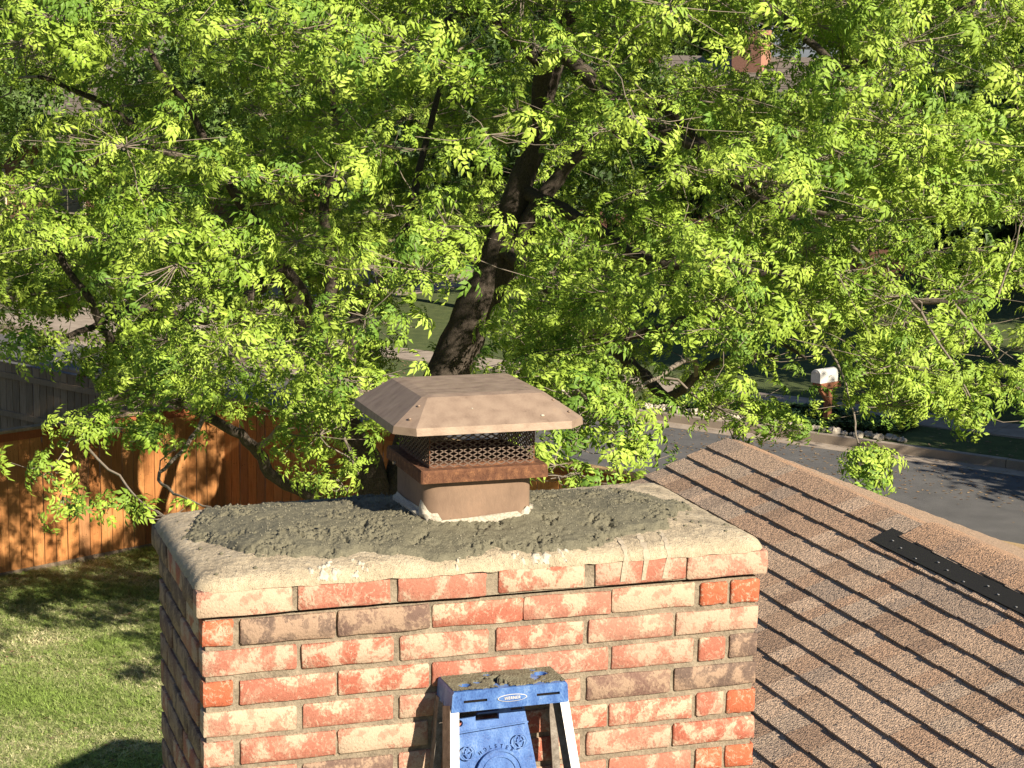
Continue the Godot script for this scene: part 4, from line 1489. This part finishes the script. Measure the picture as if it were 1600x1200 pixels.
	var gaps := [[60, 525, 75, 34], [140, 545, 70, 26], [690, 500, 95, 75], [660, 330, 40, 45], [1287, 590, 80, 66], [1310, 615, 55, 38], [1440, 470, 60, 28], [1570, 560, 80, 60], [1540, 165, 45, 35], [1110, 285, 40, 22], [80, 150, 55, 36], [350, 205, 40, 26], [1540, 95, 40, 30], [120, 610, 60, 26], [345, 745, 45, 50], [585, 735, 40, 55], [90, 515, 120, 40], [930, 570, 60, 22], [790, 350, 30, 70], [1180, 610, 40, 20], [300, 100, 30, 25], [1225, 365, 35, 20]]
	var tips := []
	var clumps := nz(909, 0.62, 2)
	var cen := w(5.7, 0.9, 16.0)
	var tries := 0
	while tips.size() < 1420 and tries < 60000:
		tries += 1
		var u := Vector3(r.randf_range(-1, 1), r.randf_range(-0.72, 1), r.randf_range(-1, 1))
		var ln := u.length()
		if ln > 1.0 or r.randf() > 0.25 + ln * ln * 0.9:
			continue
		var p := cen + u * Vector3(7.4, 5.2, 7.4)
		var d := p - CAM
		var dep := d.dot(CF)
		var px := 800 + FPX * d.dot(CR) / dep
		var py := 600 - FPX * d.dot(CU) / dep
		var lo := 640.0
		for k in lower.size() - 1:
			if px >= lower[k].x and px < lower[k + 1].x:
				lo = lerpf(lower[k].y, lower[k + 1].y, (px - lower[k].x) / (lower[k + 1].x - lower[k].x))
		if py > lo - 12 - 0.6 * (22.0 - dep):
			continue
		if py < -420 and r.randf() < 0.5:
			continue
		var bad := false
		for g in gaps:
			if pow((px - g[0]) / g[2], 2) + pow((py - g[1]) / g[3], 2) < 1.0 and r.randf() < 0.93:
				bad = true
		for g in [[725, 520, 80, 80], [752, 455, 85, 70], [785, 370, 85, 70], [815, 290, 75, 65], [840, 215, 50, 45], [470, 455, 65, 60], [500, 520, 35, 40], [920, 115, 50, 28], [960, 160, 40, 22], [760, 25, 60, 28], [1160, 295, 50, 24], [950, 550, 60, 28], [1470, 470, 70, 16], [1460, 35, 70, 26]]:
			if dep < 21.0 and pow((px - g[0]) / g[2], 2) + pow((py - g[1]) / g[3], 2) < 1.0 and r.randf() < 0.9:
				bad = true
		var hh := p.y - 0.8                       # wood that would shade the left fence stays thin
		var fx := p.x - 0.704 * hh
		var fz := -p.z + 1.71 * hh
		if fx > -1.0 and fx < 3.6 and absf(fz - 18.43 - 0.483 * fx) < 1.3 and r.randf() < 0.6:
			bad = true
		if clumps.get_noise_3dv(p) < 0.0 and r.randf() < 0.92:
			bad = true
		if not bad:
			tips.append(p)
	var n_crown := tips.size()
	# low boughs hanging on the near side
	for q in [[60, 545, 16.9], [20, 535, 17.0], [75, 530, 17.2], [110, 690, 16.1], [75, 735, 15.9], [95, 785, 15.8], [125, 660, 16.2], [185, 670, 16.4], [230, 680, 16.3], [165, 795, 15.7], [225, 665, 17.0], [285, 690, 17.2], [262, 805, 15.5],
			[450, 700, 18.2], [480, 740, 17.8], [520, 755, 17.6], [550, 720, 17.7], [590, 640, 18.4], [560, 610, 18.9], [500, 660, 18.2], [540, 765, 17.6],
			[848, 690, 14.6], [858, 725, 14.5], [862, 745, 14.5], [900, 690, 14.8], [925, 640, 15.0], [940, 660, 15.1], [960, 715, 14.9], [905, 745, 14.6], [985, 690, 15.3], [1000, 720, 15.3], [960, 610, 15.2], [1010, 650, 15.4], [880, 610, 15.0],
			[1360, 720, 15.6], [1375, 745, 15.5], [1350, 755, 15.5], [1385, 728, 15.6], [1510, 640, 16.3], [1535, 655, 16.2], [1590, 540, 16.9], [1575, 600, 16.8], [1600, 610, 16.6], [1150, 680, 17.5], [1225, 675, 17.2], [1195, 655, 17.4]]:
		tips.append(at(q[0], q[1], q[2]))
	var low_tips := {}
	for i in range(n_crown, tips.size()):
		low_tips[tips[i]] = true
	var axis := w(5.2, -1.0, 16.8)
	tips.sort_custom(func(a: Vector3, b: Vector3) -> bool: return a.distance_squared_to(axis) < b.distance_squared_to(axis))
	var wood := MB.new()
	var ends := []
	for p: Vector3 in tips:
		var best := -1
		var bd := 1e9
		for i in npos.size():
			var dd := npos[i].distance_squared_to(p)
			if dd < bd and dd > 0.04:
				bd = dd
				best = i
		var s := npos[best]
		var ln := sqrt(bd)
		var bend := Vector3(r.randf_range(-1, 1), r.randf_range(-0.2, 1), r.randf_range(-1, 1)) * ln * 0.14
		var r0 := minf(nrad[best] * 0.75, 0.004 + ln * 0.011)
		var pts := PackedVector3Array()
		var rad := PackedFloat32Array()
		var steps := clampi(int(ln / 0.25) + 2, 3, 8)
		for k in steps + 1:
			var t := k / float(steps)
			var q := s.lerp(p, t) + bend * sin(PI * t) + Vector3(r.randf_range(-1, 1), r.randf_range(-1, 1), r.randf_range(-1, 1)) * (0.016 + 0.028 * minf(ln, 2.0)) * minf(1.0, k)
			pts.append(q)
			rad.append(lerpf(r0, 0.0045, t))
			if k > 0:
				npos.append(q); nrad.append(rad[k])
		wood.tube(pts, rad, 5)
		ends.append([p, (pts[steps] - pts[steps - 1]).normalized()])
	# leaf sprays round every tip on short twigs
	var xf := []
	var twigs := MB.new()
	for e in ends:
		var p: Vector3 = e[0]
		var n := 12 + r.randi() % 9
		var spread := r.randf_range(0.24, 0.46)
		if low_tips.has(p):
			n = 4 + r.randi() % 4
			spread = 0.16
		for k in n:
			var off := Vector3(r.randfn(0, 1), r.randfn(0, 0.42), r.randfn(0, 1)) * spread * 0.8
			var q := p + off
			var up: Vector3 = (off.normalized() * 0.7 + Vector3.UP * r.randf_range(0.1, 0.9) + e[1] * 0.3).normalized()
			var qd := q - CAM
			var qz := qd.dot(CF)
			var qp := Vector2(800 + FPX * qd.dot(CR) / qz, 600 - FPX * qd.dot(CU) / qz)
			if qz < 21.2 and qp.y > 215 and qp.y < 590 and absf(qp.x - lerpf(838, 700, (qp.y - 230) / 340.0)) < 40 and r.randf() < 0.85:
				continue
			var s := r.randf_range(0.58, 1.0)
			var bas := Basis(Quaternion(Vector3.UP, up)) * Basis(Vector3.UP, r.randf() * TAU)
			xf.append([Transform3D(bas.scaled(Vector3.ONE * s), q), r.randf()])
			var mid := p.lerp(q, 0.5) + Vector3(0, -0.02, 0)
			twigs.tube(PackedVector3Array([p - e[1] * 0.05, mid, q]), PackedFloat32Array([0.005, 0.0035, 0.0025]), 4)
	part("boughs", wood.mesh(), M.twig, tree).set_meta("kind", "stuff")
	part("twigs", twigs.mesh(), M.twig, tree).set_meta("kind", "stuff")
	xf.sort_custom(func(a: Array, b: Array) -> bool: return a[0].origin.distance_squared_to(CAM) < b[0].origin.distance_squared_to(CAM))
	var mats := []
	for k in 5:
		var lm: StandardMaterial3D = M.leaf.duplicate()
		lm.vertex_color_use_as_albedo = false
		lm.albedo_color = leaf_color(k / 4.0, 0.5).linear_to_srgb()
		mats.append(lm)
	var near := 0
	var lots := []
	for k in leaf_meshes.size():
		lots.append([])
	for i in xf.size():
		var t: Transform3D = xf[i][0]
		var d := t.origin - CAM
		var dep := d.dot(CF)
		var px := 800 + FPX * d.dot(CR) / dep
		var py := 600 - FPX * d.dot(CU) / dep
		if near < 290 and px > -10 and px < 1610 and py > -10:
			part("leaf_spray", leaf_meshes[i % 6], mats[int(xf[i][1] * 4.99)], tree, t)
			near += 1
		else:
			lots[i % 6].append(xf[i])
	for k in 6:
		var mm := MultiMesh.new()
		mm.transform_format = MultiMesh.TRANSFORM_3D
		mm.use_colors = true
		mm.mesh = leaf_meshes[k]
		mm.instance_count = lots[k].size()
		for i in lots[k].size():
			mm.set_instance_transform(i, lots[k][i][0])
			mm.set_instance_color(i, leaf_color(lots[k][i][1], fmod(lots[k][i][1] * 7.3, 1.0)))
		var mi := MultiMeshInstance3D.new()
		mi.name = "crown"
		mi.multimesh = mm
		mi.material_override = M.leaf
		mi.set_meta("kind", "stuff")
		tree.add_child(mi, true)
	print("tips ", tips.size(), " sprays ", xf.size())

func leaf_color(t: float, s: float) -> Color:
	var a := L(0.25, 0.385, 0.038)
	var b := L(0.365, 0.50, 0.07)
	var c := L(0.13, 0.25, 0.028)
	var o := a.lerp(b, clampf((t - 0.35) * 1.6, 0, 1)) if t > 0.35 else c.lerp(a, t / 0.35)
	return o * (0.85 + 0.3 * s)

# ------------------------------------------------------------------ grass
func build_lawn() -> void:
	var m := MB.new()
	var r := RandomNumberGenerator.new()
	r.seed = 55
	for k in 9:
		var a := r.randf() * TAU
		var o := Vector3(r.randfn(0, 0.022), 0, r.randfn(0, 0.022))
		var lean := Vector3(cos(a), 0, sin(a))
		var side := Vector3(-sin(a), 0, cos(a)) * r.randf_range(0.003, 0.0065)
		var h := r.randf_range(0.035, 0.075)
		var mid := o + lean * h * 0.3 + Vector3.UP * h * 0.65
		var tip := o + lean * h * 0.95 + Vector3.UP * h * 0.85
		m.quad(o - side, o + side, mid + side * 0.8, mid - side * 0.8)
		m.tri(mid - side * 0.8, mid + side * 0.8, tip)
	var tuft := m.mesh()
	var patch := nz(56, 0.55, 3)
	var xs := []
	var cs := []
	for k in 135000:
		var x := r.randf_range(-1.2, 3.6)
		var z := r.randf_range(10.8, 20.2)
		if k >= 62000:
			x = r.randf_range(-6.5, 5.6)
			z = r.randf_range(2.0, 20.2)
			if x > 1.45 and z < 5.6 or x > 4.9 - maxf(0.0, z - 18.0) * 0.62:
				continue
		if z > 18.4 + 0.483 * x - 0.05 + 0.0:
			continue
		var pn := patch.get_noise_2d(x, z)
		if r.randf() < clampf(-0.1 - pn * 1.6, 0.0, 0.6):
			continue
		var s := r.randf_range(0.7, 1.3) * (1.0 + pn * 0.4)
		xs.append(Transform3D(Basis(Vector3.UP, r.randf() * TAU).scaled(Vector3(1.1, s, 1.1)), w(x, GY - 0.002, z)))
		var dry := clampf(r.randf() * 0.9 - pn * 0.7, 0, 1)
		cs.append(L(0.235, 0.345, 0.075).lerp(L(0.64, 0.60, 0.36), dry * dry) * r.randf_range(0.6, 1.35))
	var mm := MultiMesh.new()
	mm.transform_format = MultiMesh.TRANSFORM_3D
	mm.use_colors = true
	mm.mesh = tuft
	mm.instance_count = xs.size()
	for i in xs.size():
		mm.set_instance_transform(i, xs[i])
		mm.set_instance_color(i, cs[i])
	var mi := MultiMeshInstance3D.new()
	mi.name = "lawn_grass"
	mi.multimesh = mm
	mi.material_override = M.blade
	add_child(mi)
	mi.set_meta("kind", "stuff")
	mi.set_meta("label", "short green lawn with dry tufts between chimney and orange fence")
	mi.set_meta("category", "grass")

# ------------------------------------------------------------------ mailbox, plant bed, stones
func build_street_things() -> void:
	var o := w(15.10, GY, 25.0)
	var mb := thing("mailbox", "white metal mailbox on a brown wooden post by the pavement", "mailbox", "", o)
	# the box lies along the street; its door is to the left
	var tx := Vector3(0.595, 0, 0.804) * 1.0
	var turn := Basis(Vector3.UP, 0.42)
	var m := MB.new()
	var A := PackedVector3Array()
	var B := PackedVector3Array()
	var C := PackedVector3Array()
	var prof := [Vector2(-0.105, 0), Vector2(0.105, 0), Vector2(0.105, 0.15)]
	for k in range(1, 8):
		var a := PI * k / 8.0
		prof.append(Vector2(cos(a) * 0.105, 0.15 + sin(a) * 0.09))
	prof.append(Vector2(-0.105, 0.15))
	for q in prof:
		A.append(Vector3(-0.24, q.y, -q.x)); B.append(Vector3(0.24, q.y, -q.x)); C.append(Vector3(-0.252, q.y * 0.97 + 0.003, -q.x * 0.97))
	m.loft([A, B], true, false)
	var bx := Transform3D(turn, Vector3(0, 0.80, 0))
	part("box", m.mesh(), M.white, mb, bx)
	m = MB.new()
	var A2 := PackedVector3Array(A)
	A2.reverse()
	C.reverse()
	m.loft([A2, C], true, false)
	var door := part("door", m.mesh(), M.white, mb, bx)
	m = MB.new()
	m.bevel_box(Vector3(-0.262, 0.2, 0), Vector3(0.02, 0.02, 0.05), 0.004)
	part("latch", m.mesh(), M.nail, door)
	m = MB.new()
	m.box(Vector3(0.02, 0.115, 0.109), Vector3(0.075, 0.008, 0.006))
	m.box(Vector3(-0.016, 0.10, 0.109), Vector3(0.008, 0.03, 0.006))
	part("flag", m.mesh(), M.felt, mb, bx)
	m = MB.new()
	m.bevel_box(Vector3(0.05, 0.745, 0), Vector3(0.56, 0.1, 0.2), 0.006, turn)
	part("arm", m.mesh(), M.post_wood, mb)
	m = MB.new()
	m.bevel_box(turn * Vector3(0.12, 0.35, 0), Vector3(0.11, 0.70, 0.11), 0.006, turn)
	part("post", m.mesh(), M.post_wood, mb)
	m = MB.new()
	m.box(turn * Vector3(-0.02, 0.58, 0), Vector3(0.05, 0.34, 0.07), turn * Basis(Vector3.BACK, 0.75))
	part("brace", m.mesh(), M.post_wood, mb)
	# bed of low plants edged with pale stones
	var r := RandomNumberGenerator.new()
	r.seed = 66
	m = MB.new()
	for k in 8:
		var a := TAU * k / 8 + r.randf()
		var d := Vector3(cos(a), r.randf_range(0.3, 1.2), sin(a)).normalized()
		leaflet(m, d * 0.03, d, Vector3(-sin(a), 0, cos(a)), r.randf_range(0.07, 0.12), r)
	var pm := m.mesh()
	var mm := MultiMesh.new()
	mm.transform_format = MultiMesh.TRANSFORM_3D
	mm.use_colors = true
	mm.mesh = pm
	mm.instance_count = 2600
	for i in 2600:
		var t := r.randf_range(-14.4, -9.8)
		var n := r.randf_range(26.75, 28.0)
		var p := sxy(t, n, GY)
		p.y += r.randf_range(0.0, 0.2) * (0.6 + 0.4 * sin(t * 3.0 + n * 4.0))
		mm.set_instance_transform(i, Transform3D(Basis(Vector3.UP, r.randf() * TAU).scaled(Vector3.ONE * r.randf_range(0.7, 1.4)), p))
		mm.set_instance_color(i, L(0.05, 0.105, 0.03) * r.randf_range(0.6, 1.7))
	var mi := MultiMeshInstance3D.new()
	mi.name = "ground_cover"
	mi.multimesh = mm
	mi.material_override = M.leaf
	add_child(mi)
	mi.set_meta("kind", "stuff")
	mi.set_meta("label", "low dark green ground cover in the kerbside bed below the mailbox")
	mi.set_meta("category", "plants")
	var stones := []
	for v in 5:
		stones.append(rock(r, 0.09, 12))
	for k in 54:
		var t := -15.0 + k * 0.105 + r.randf_range(-0.04, 0.04)
		var s := part("edging_stone", stones[k % 5], M.stone, self, Transform3D(Basis(Vector3.UP, r.randf() * TAU).scaled(Vector3.ONE * r.randf_range(0.6, 1.25)), sxy(t, 26.57 + r.randf_range(-0.06, 0.14), GY + 0.03)))
		meta(s, "pale fist-sized stone in the row edging the bed along the kerb", "stone", "stones edging the kerbside bed")
	var lit := MB.new()
	lit.tri(Vector3(-0.03, 0, 0), Vector3(0.0, 0.008, 0.018), Vector3(0.035, 0.004, 0))
	lit.tri(Vector3(-0.03, 0, 0), Vector3(0.035, 0.004, 0), Vector3(0.0, 0.006, -0.018))
	var lm := MultiMesh.new()
	lm.transform_format = MultiMesh.TRANSFORM_3D
	lm.use_colors = true
	lm.mesh = lit.mesh()
	lm.instance_count = 5200
	for i in 5200:
		var t := r.randf_range(-26.0, 4.0)
		var n := 26.2 - absf(r.randfn(0, 1)) * 0.9
		if i % 3 == 0:
			n = 24.2 + r.randfn(0, 0.35)
		var yy := GY - 0.136
		if i % 4 == 1:
			n = r.randf_range(26.5, 28.1)
			yy = GY + 0.006
		if i % 13 == 5:
			t = r.randf_range(-15.5, -6.0)
			n = r.randf_range(6.5, 14.0)
			yy = GY + 0.05
		lm.set_instance_transform(i, Transform3D(Basis(Vector3.UP, r.randf() * TAU).scaled(Vector3.ONE * r.randf_range(0.5, 1.3)), sxy(t, n, yy)))
		lm.set_instance_color(i, L(0.22, 0.13, 0.07).lerp(L(0.36, 0.27, 0.16), r.randf()) * r.randf_range(0.6, 1.2))
	var li := MultiMeshInstance3D.new()
	li.name = "leaf_litter"
	li.multimesh = lm
	li.material_override = M.litter
	add_child(li)
	li.set_meta("kind", "stuff")
	li.set_meta("label", "thin brown leaf litter strewn on far gutter, verge and lawn")
	li.set_meta("category", "leaf litter")
	var big := part("boulder", rock(r, 0.32, 16), M.stone, self, Transform3D(Basis().scaled(Vector3(1.1, 0.8, 1.0)), sxy(-23.2, 27.6, GY + 0.12)))
	meta(big, "large pale boulder on the dry verge left of the trunk", "boulder")

func rock(r: RandomNumberGenerator, rad: float, seg: int) -> ArrayMesh:
	var rings := []
	var n := nz(r.randi() % 1000, 1.3, 3)
	for j in seg / 2 + 1:
		var ring := PackedVector3Array()
		var b := -PI / 2 + PI * j / (seg / 2.0)
		for k in seg:
			var a := -TAU * k / seg
			var d := Vector3(cos(b) * cos(a), sin(b), cos(b) * sin(a))
			ring.append(d * rad * (1.0 + n.get_noise_3dv(d * 0.9) * 0.75) * Vector3(1.0, 0.7, 0.85))
		rings.append(ring)
	var m := MB.new()
	m.loft(rings, false, false)
	return m.mesh()

# ------------------------------------------------------------------ across the street
func build_far() -> void:
	far_house("brick_house", "tan brick house across the street with cream garage door, right", -31.0, -9.0, 50.0, 61.0, 2.75, 6.4, true)
	far_house("brick_house", "pinkish brick house behind the crown at the upper left", -60.0, -42.5, 41.0, 51.0, 3.4, 7.4, false)
	far_house("brick_house", "tall reddish brick house partly seen at the upper right", -30.0, -14.0, 68.0, 78.0, 6.0, 9.5, false)
	far_house("brick_house", "low brick house far behind the middle of the crown", -39.5, -33.0, 58.0, 68.0, 2.8, 5.4, false)
	var m := MB.new()
	var r := RandomNumberGenerator.new()
	r.seed = 88
	for k in 26:
		var d := Vector3(r.randfn(0, 1), r.randfn(0, 0.8), r.randfn(0, 1)) * 0.22
		leaflet(m, d, Vector3(r.randf_range(-1, 1), r.randf_range(-0.8, 0.4), r.randf_range(-1, 1)).normalized(), Vector3(r.randf_range(-1, 1), 0.1, r.randf_range(-1, 1)).normalized(), r.randf_range(0.16, 0.28), r)
	var clump := m.mesh()
	var dark := L(0.045, 0.085, 0.022)
	var mid := L(0.085, 0.15, 0.03)
	var spec := [
		["low leafy tree in front of the pinkish house, left", -46.5, 36.5, 6.8, 3.4, mid],
		["bushy tree on the far lawn behind the left stem", -38.5, 45.0, 7.5, 3.8, dark],
		["bushy green tree before the tan house, left of its windows", -27.0, 45.5, 6.5, 3.4, mid],
		["dark bushy tree close to the middle of the tan house", -20.5, 43.5, 6.0, 3.2, dark],
		["slim dark tree left of the cream garage door", -15.5, 46.5, 7.0, 2.6, dark],
		["dark spreading tree shading the lawn left of the trunk", -24.5, 35.5, 7.5, 3.6, dark],
		["oak tree standing on the far lawn behind the mailbox", -9.5, 33.5, 8.0, 4.3, dark],
		["young green tree on the far lawn left of the trunk", -33.5, 36.0, 7.5, 3.6, mid],
		["spreading dark tree beside the house at the right edge", -3.0, 44.0, 9.5, 5.0, dark],
		["tall dark tree behind the pinkish house, far left", -64.0, 60.0, 15.0, 6.5, dark],
		["tall dark tree beyond the pinkish house, left of centre", -55.0, 66.0, 16.0, 7.0, dark],
		["broad green tree behind the low house in the middle", -46.0, 76.0, 15.0, 7.0, mid],
		["dark tree rising behind the tan house roof", -34.0, 80.0, 16.0, 7.5, dark],
		["mid green tree behind the tall reddish house", -24.0, 84.0, 15.0, 7.0, mid],
		["very dark tree behind the upper right corner", -13.0, 70.0, 14.0, 6.5, dark],
		["dark tree in the gap between the left and low houses", -41.0, 52.0, 10.5, 4.2, dark],
		["round dark tree right of the tan house", -4.0, 62.0, 13.0, 6.0, dark],
		["leafy tree on the far verge right of the picture shading the kerb", 2.0, 26.8, 8.2, 5.0, mid]]
	for q in spec:
		far_tree(q[0], sxy(q[1], q[2]), q[3], q[4], q[5], clump, r)

func far_tree(label: String, o: Vector3, height: float, rad: float, col: Color, clump: Mesh, r: RandomNumberGenerator) -> void:
	var t := thing("leafy_tree", label, "tree", "", o)
	var b := MB.new()
	var pts := PackedVector3Array()
	var rr := PackedFloat32Array()
	for k in 7:
		pts.append(Vector3(sin(k * 1.3) * 0.12, height * 0.75 * k / 6.0, cos(k * 1.7) * 0.12))
		rr.append(lerpf(rad * 0.062, 0.05, k / 6.0))
	b.tube(pts, rr, 9, 0.05)
	part("trunk", b.mesh(), M.bark, t)
	var boughs := MB.new()
	var lobes := []
	for k in 16:
		var a := TAU * k * 0.618
		var e := r.randf_range(-0.25, 0.9)
		var d := Vector3(cos(a) * cos(e), sin(e) * 0.9, sin(a) * cos(e)) * rad * r.randf_range(0.45, 0.8)
		var p := Vector3(0, height - rad * 0.95, 0) + d
		lobes.append([p, rad * r.randf_range(0.3, 0.5)])
		var s: Vector3 = pts[3 + k % 3]
		boughs.tube(PackedVector3Array([s, s.lerp(p, 0.5) + Vector3(0, 0.2, 0), p]), PackedFloat32Array([rad * 0.028, rad * 0.018, 0.02]), 5)
	part("limbs", boughs.mesh(), M.bark, t)
	var mm := MultiMesh.new()
	mm.transform_format = MultiMesh.TRANSFORM_3D
	mm.use_colors = true
	mm.mesh = clump
	var n := int(rad * rad * 85)
	mm.instance_count = n
	for i in n:
		var l: Array = lobes[r.randi() % lobes.size()]
		var d: Vector3 = Vector3(r.randfn(0, 1), r.randfn(0, 1), r.randfn(0, 1)).normalized() * l[1] * pow(r.randf(), 0.4)
		mm.set_instance_transform(i, Transform3D(Basis(Vector3(r.randf(), 1, r.randf()).normalized(), r.randf() * TAU).scaled(Vector3.ONE * r.randf_range(0.8, 1.5)), l[0] + d))
		mm.set_instance_color(i, col * r.randf_range(0.65, 1.5))
	var mi := MultiMeshInstance3D.new()
	mi.name = "crown"
	mi.multimesh = mm
	mi.material_override = M.leaf
	mi.set_meta("kind", "stuff")
	t.add_child(mi, true)

func far_house(n: String, label: String, t0: float, t1: float, n0: float, n1: float, eave: float, top: float, garage: bool) -> void:
	var h := thing(n, label, "house")
	var b := MB.new()
	var nm := (n0 + n1) * 0.5
	# gables at the street ends, ridge along the street
	var A := PackedVector3Array()
	var B := PackedVector3Array()
	for q in [[n0, GY], [n1, GY], [n1, GY + eave], [nm, GY + top - 0.25], [n0, GY + eave]]:
		A.append(sxy(t0, q[0], q[1])); B.append(sxy(t1, q[0], q[1]))
	b.loft([B, A], true, true)
	part("wall", b.mesh(), M.housebrick, h)
	b = MB.new()
	for s in [[n0 - 0.5, nm], [nm, n1 + 0.5]]:
		var ya: float = GY + eave - 0.05 if s[0] < nm else GY + top
		var yb: float = GY + top if s[0] < nm else GY + eave - 0.05
		var lo := PackedVector3Array([sxy(t0 - 0.4, s[0], ya - 0.14), sxy(t1 + 0.4, s[0], ya - 0.14), sxy(t1 + 0.4, s[1], yb - 0.14), sxy(t0 - 0.4, s[1], yb - 0.14)])
		var hi := PackedVector3Array([sxy(t0 - 0.4, s[0], ya + 0.02), sxy(t1 + 0.4, s[0], ya + 0.02), sxy(t1 + 0.4, s[1], yb + 0.02), sxy(t0 - 0.4, s[1], yb + 0.02)])
		b.loft([lo, hi], true, true)
	var roof := part("roof", b.mesh(), M.houseroof, h)
	# shingle courses as raised strips on the street slope
	b = MB.new()
	var courses := int((nm - n0) / 0.28)
	for k in courses:
		var f0 := k / float(courses)
		var f1 := (k + 1) / float(courses)
		var y0 := lerpf(GY + eave - 0.05, GY + top, f0) + 0.055
		var y1 := lerpf(GY + eave - 0.05, GY + top, f1) + 0.03
		var na := lerpf(n0 - 0.5, nm, f0)
		var nb := lerpf(n0 - 0.5, nm, f1)
		b.quad(sxy(t0 - 0.4, na, y0), sxy(t1 + 0.4, na, y0), sxy(t1 + 0.4, nb, y1), sxy(t0 - 0.4, nb, y1))
		b.quad(sxy(t0 - 0.4, na, y0 - 0.03), sxy(t1 + 0.4, na, y0 - 0.03), sxy(t1 + 0.4, na, y0), sxy(t0 - 0.4, na, y0))
	part("shingle_courses", b.mesh(), M.houseroof, roof).set_meta("kind", "stuff")
	b = MB.new()
	b.loft([PackedVector3Array([sxy(t0 + 3, nm - 0.9, GY + top - 1.4), sxy(t0 + 4.1, nm - 0.9, GY + top - 1.4), sxy(t0 + 4.1, nm - 0.2, GY + top - 1.4), sxy(t0 + 3, nm - 0.2, GY + top - 1.4)]),
		PackedVector3Array([sxy(t0 + 3, nm - 0.9, GY + top + 0.9), sxy(t0 + 4.1, nm - 0.9, GY + top + 0.9), sxy(t0 + 4.1, nm - 0.2, GY + top + 0.9), sxy(t0 + 3, nm - 0.2, GY + top + 0.9)])], true, true)
	part("chimney", b.mesh(), M.housebrick, roof)
	b = MB.new()
	b.loft([PackedVector3Array([sxy(t0 - 0.4, n0 - 0.53, GY + eave - 0.24), sxy(t1 + 0.4, n0 - 0.53, GY + eave - 0.24), sxy(t1 + 0.4, n0 - 0.5, GY + eave - 0.24), sxy(t0 - 0.4, n0 - 0.5, GY + eave - 0.24)]),
		PackedVector3Array([sxy(t0 - 0.4, n0 - 0.53, GY + eave - 0.06), sxy(t1 + 0.4, n0 - 0.53, GY + eave - 0.06), sxy(t1 + 0.4, n0 - 0.5, GY + eave - 0.06), sxy(t0 - 0.4, n0 - 0.5, GY + eave - 0.06)])], true, true)
	part("fascia", b.mesh(), M.cream, h)
	var wt := t0 + 2.0
	var count := 0
	while wt < t1 - 2.2 and count < 4:
		if not (garage and wt > t1 - 8.5):
			var f := part("window", slab(wt, wt + 1.6, n0 - 0.05, n0 + 0.02, GY + 0.9, GY + 2.25), M.cream, h)
			part("pane", slab(wt + 0.08, wt + 0.77, n0 - 0.06, n0 - 0.03, GY + 0.98, GY + 2.17), M.glass, f)
			part("pane", slab(wt + 0.83, wt + 1.52, n0 - 0.06, n0 - 0.03, GY + 0.98, GY + 2.17), M.glass, f)
		wt += 3.9
		count += 1
	if garage:
		var g := part("garage_door", slab(t1 - 7.4, t1 - 2.6, n0 - 0.05, n0 + 0.02, GY + 0.02, GY + 2.2), M.cream, h)
		for k in 4:
			part("door_panel", slab(t1 - 7.3, t1 - 2.7, n0 - 0.07, n0 - 0.03, GY + 0.06 + k * 0.54, GY + 0.55 + k * 0.54), M.cream, g)
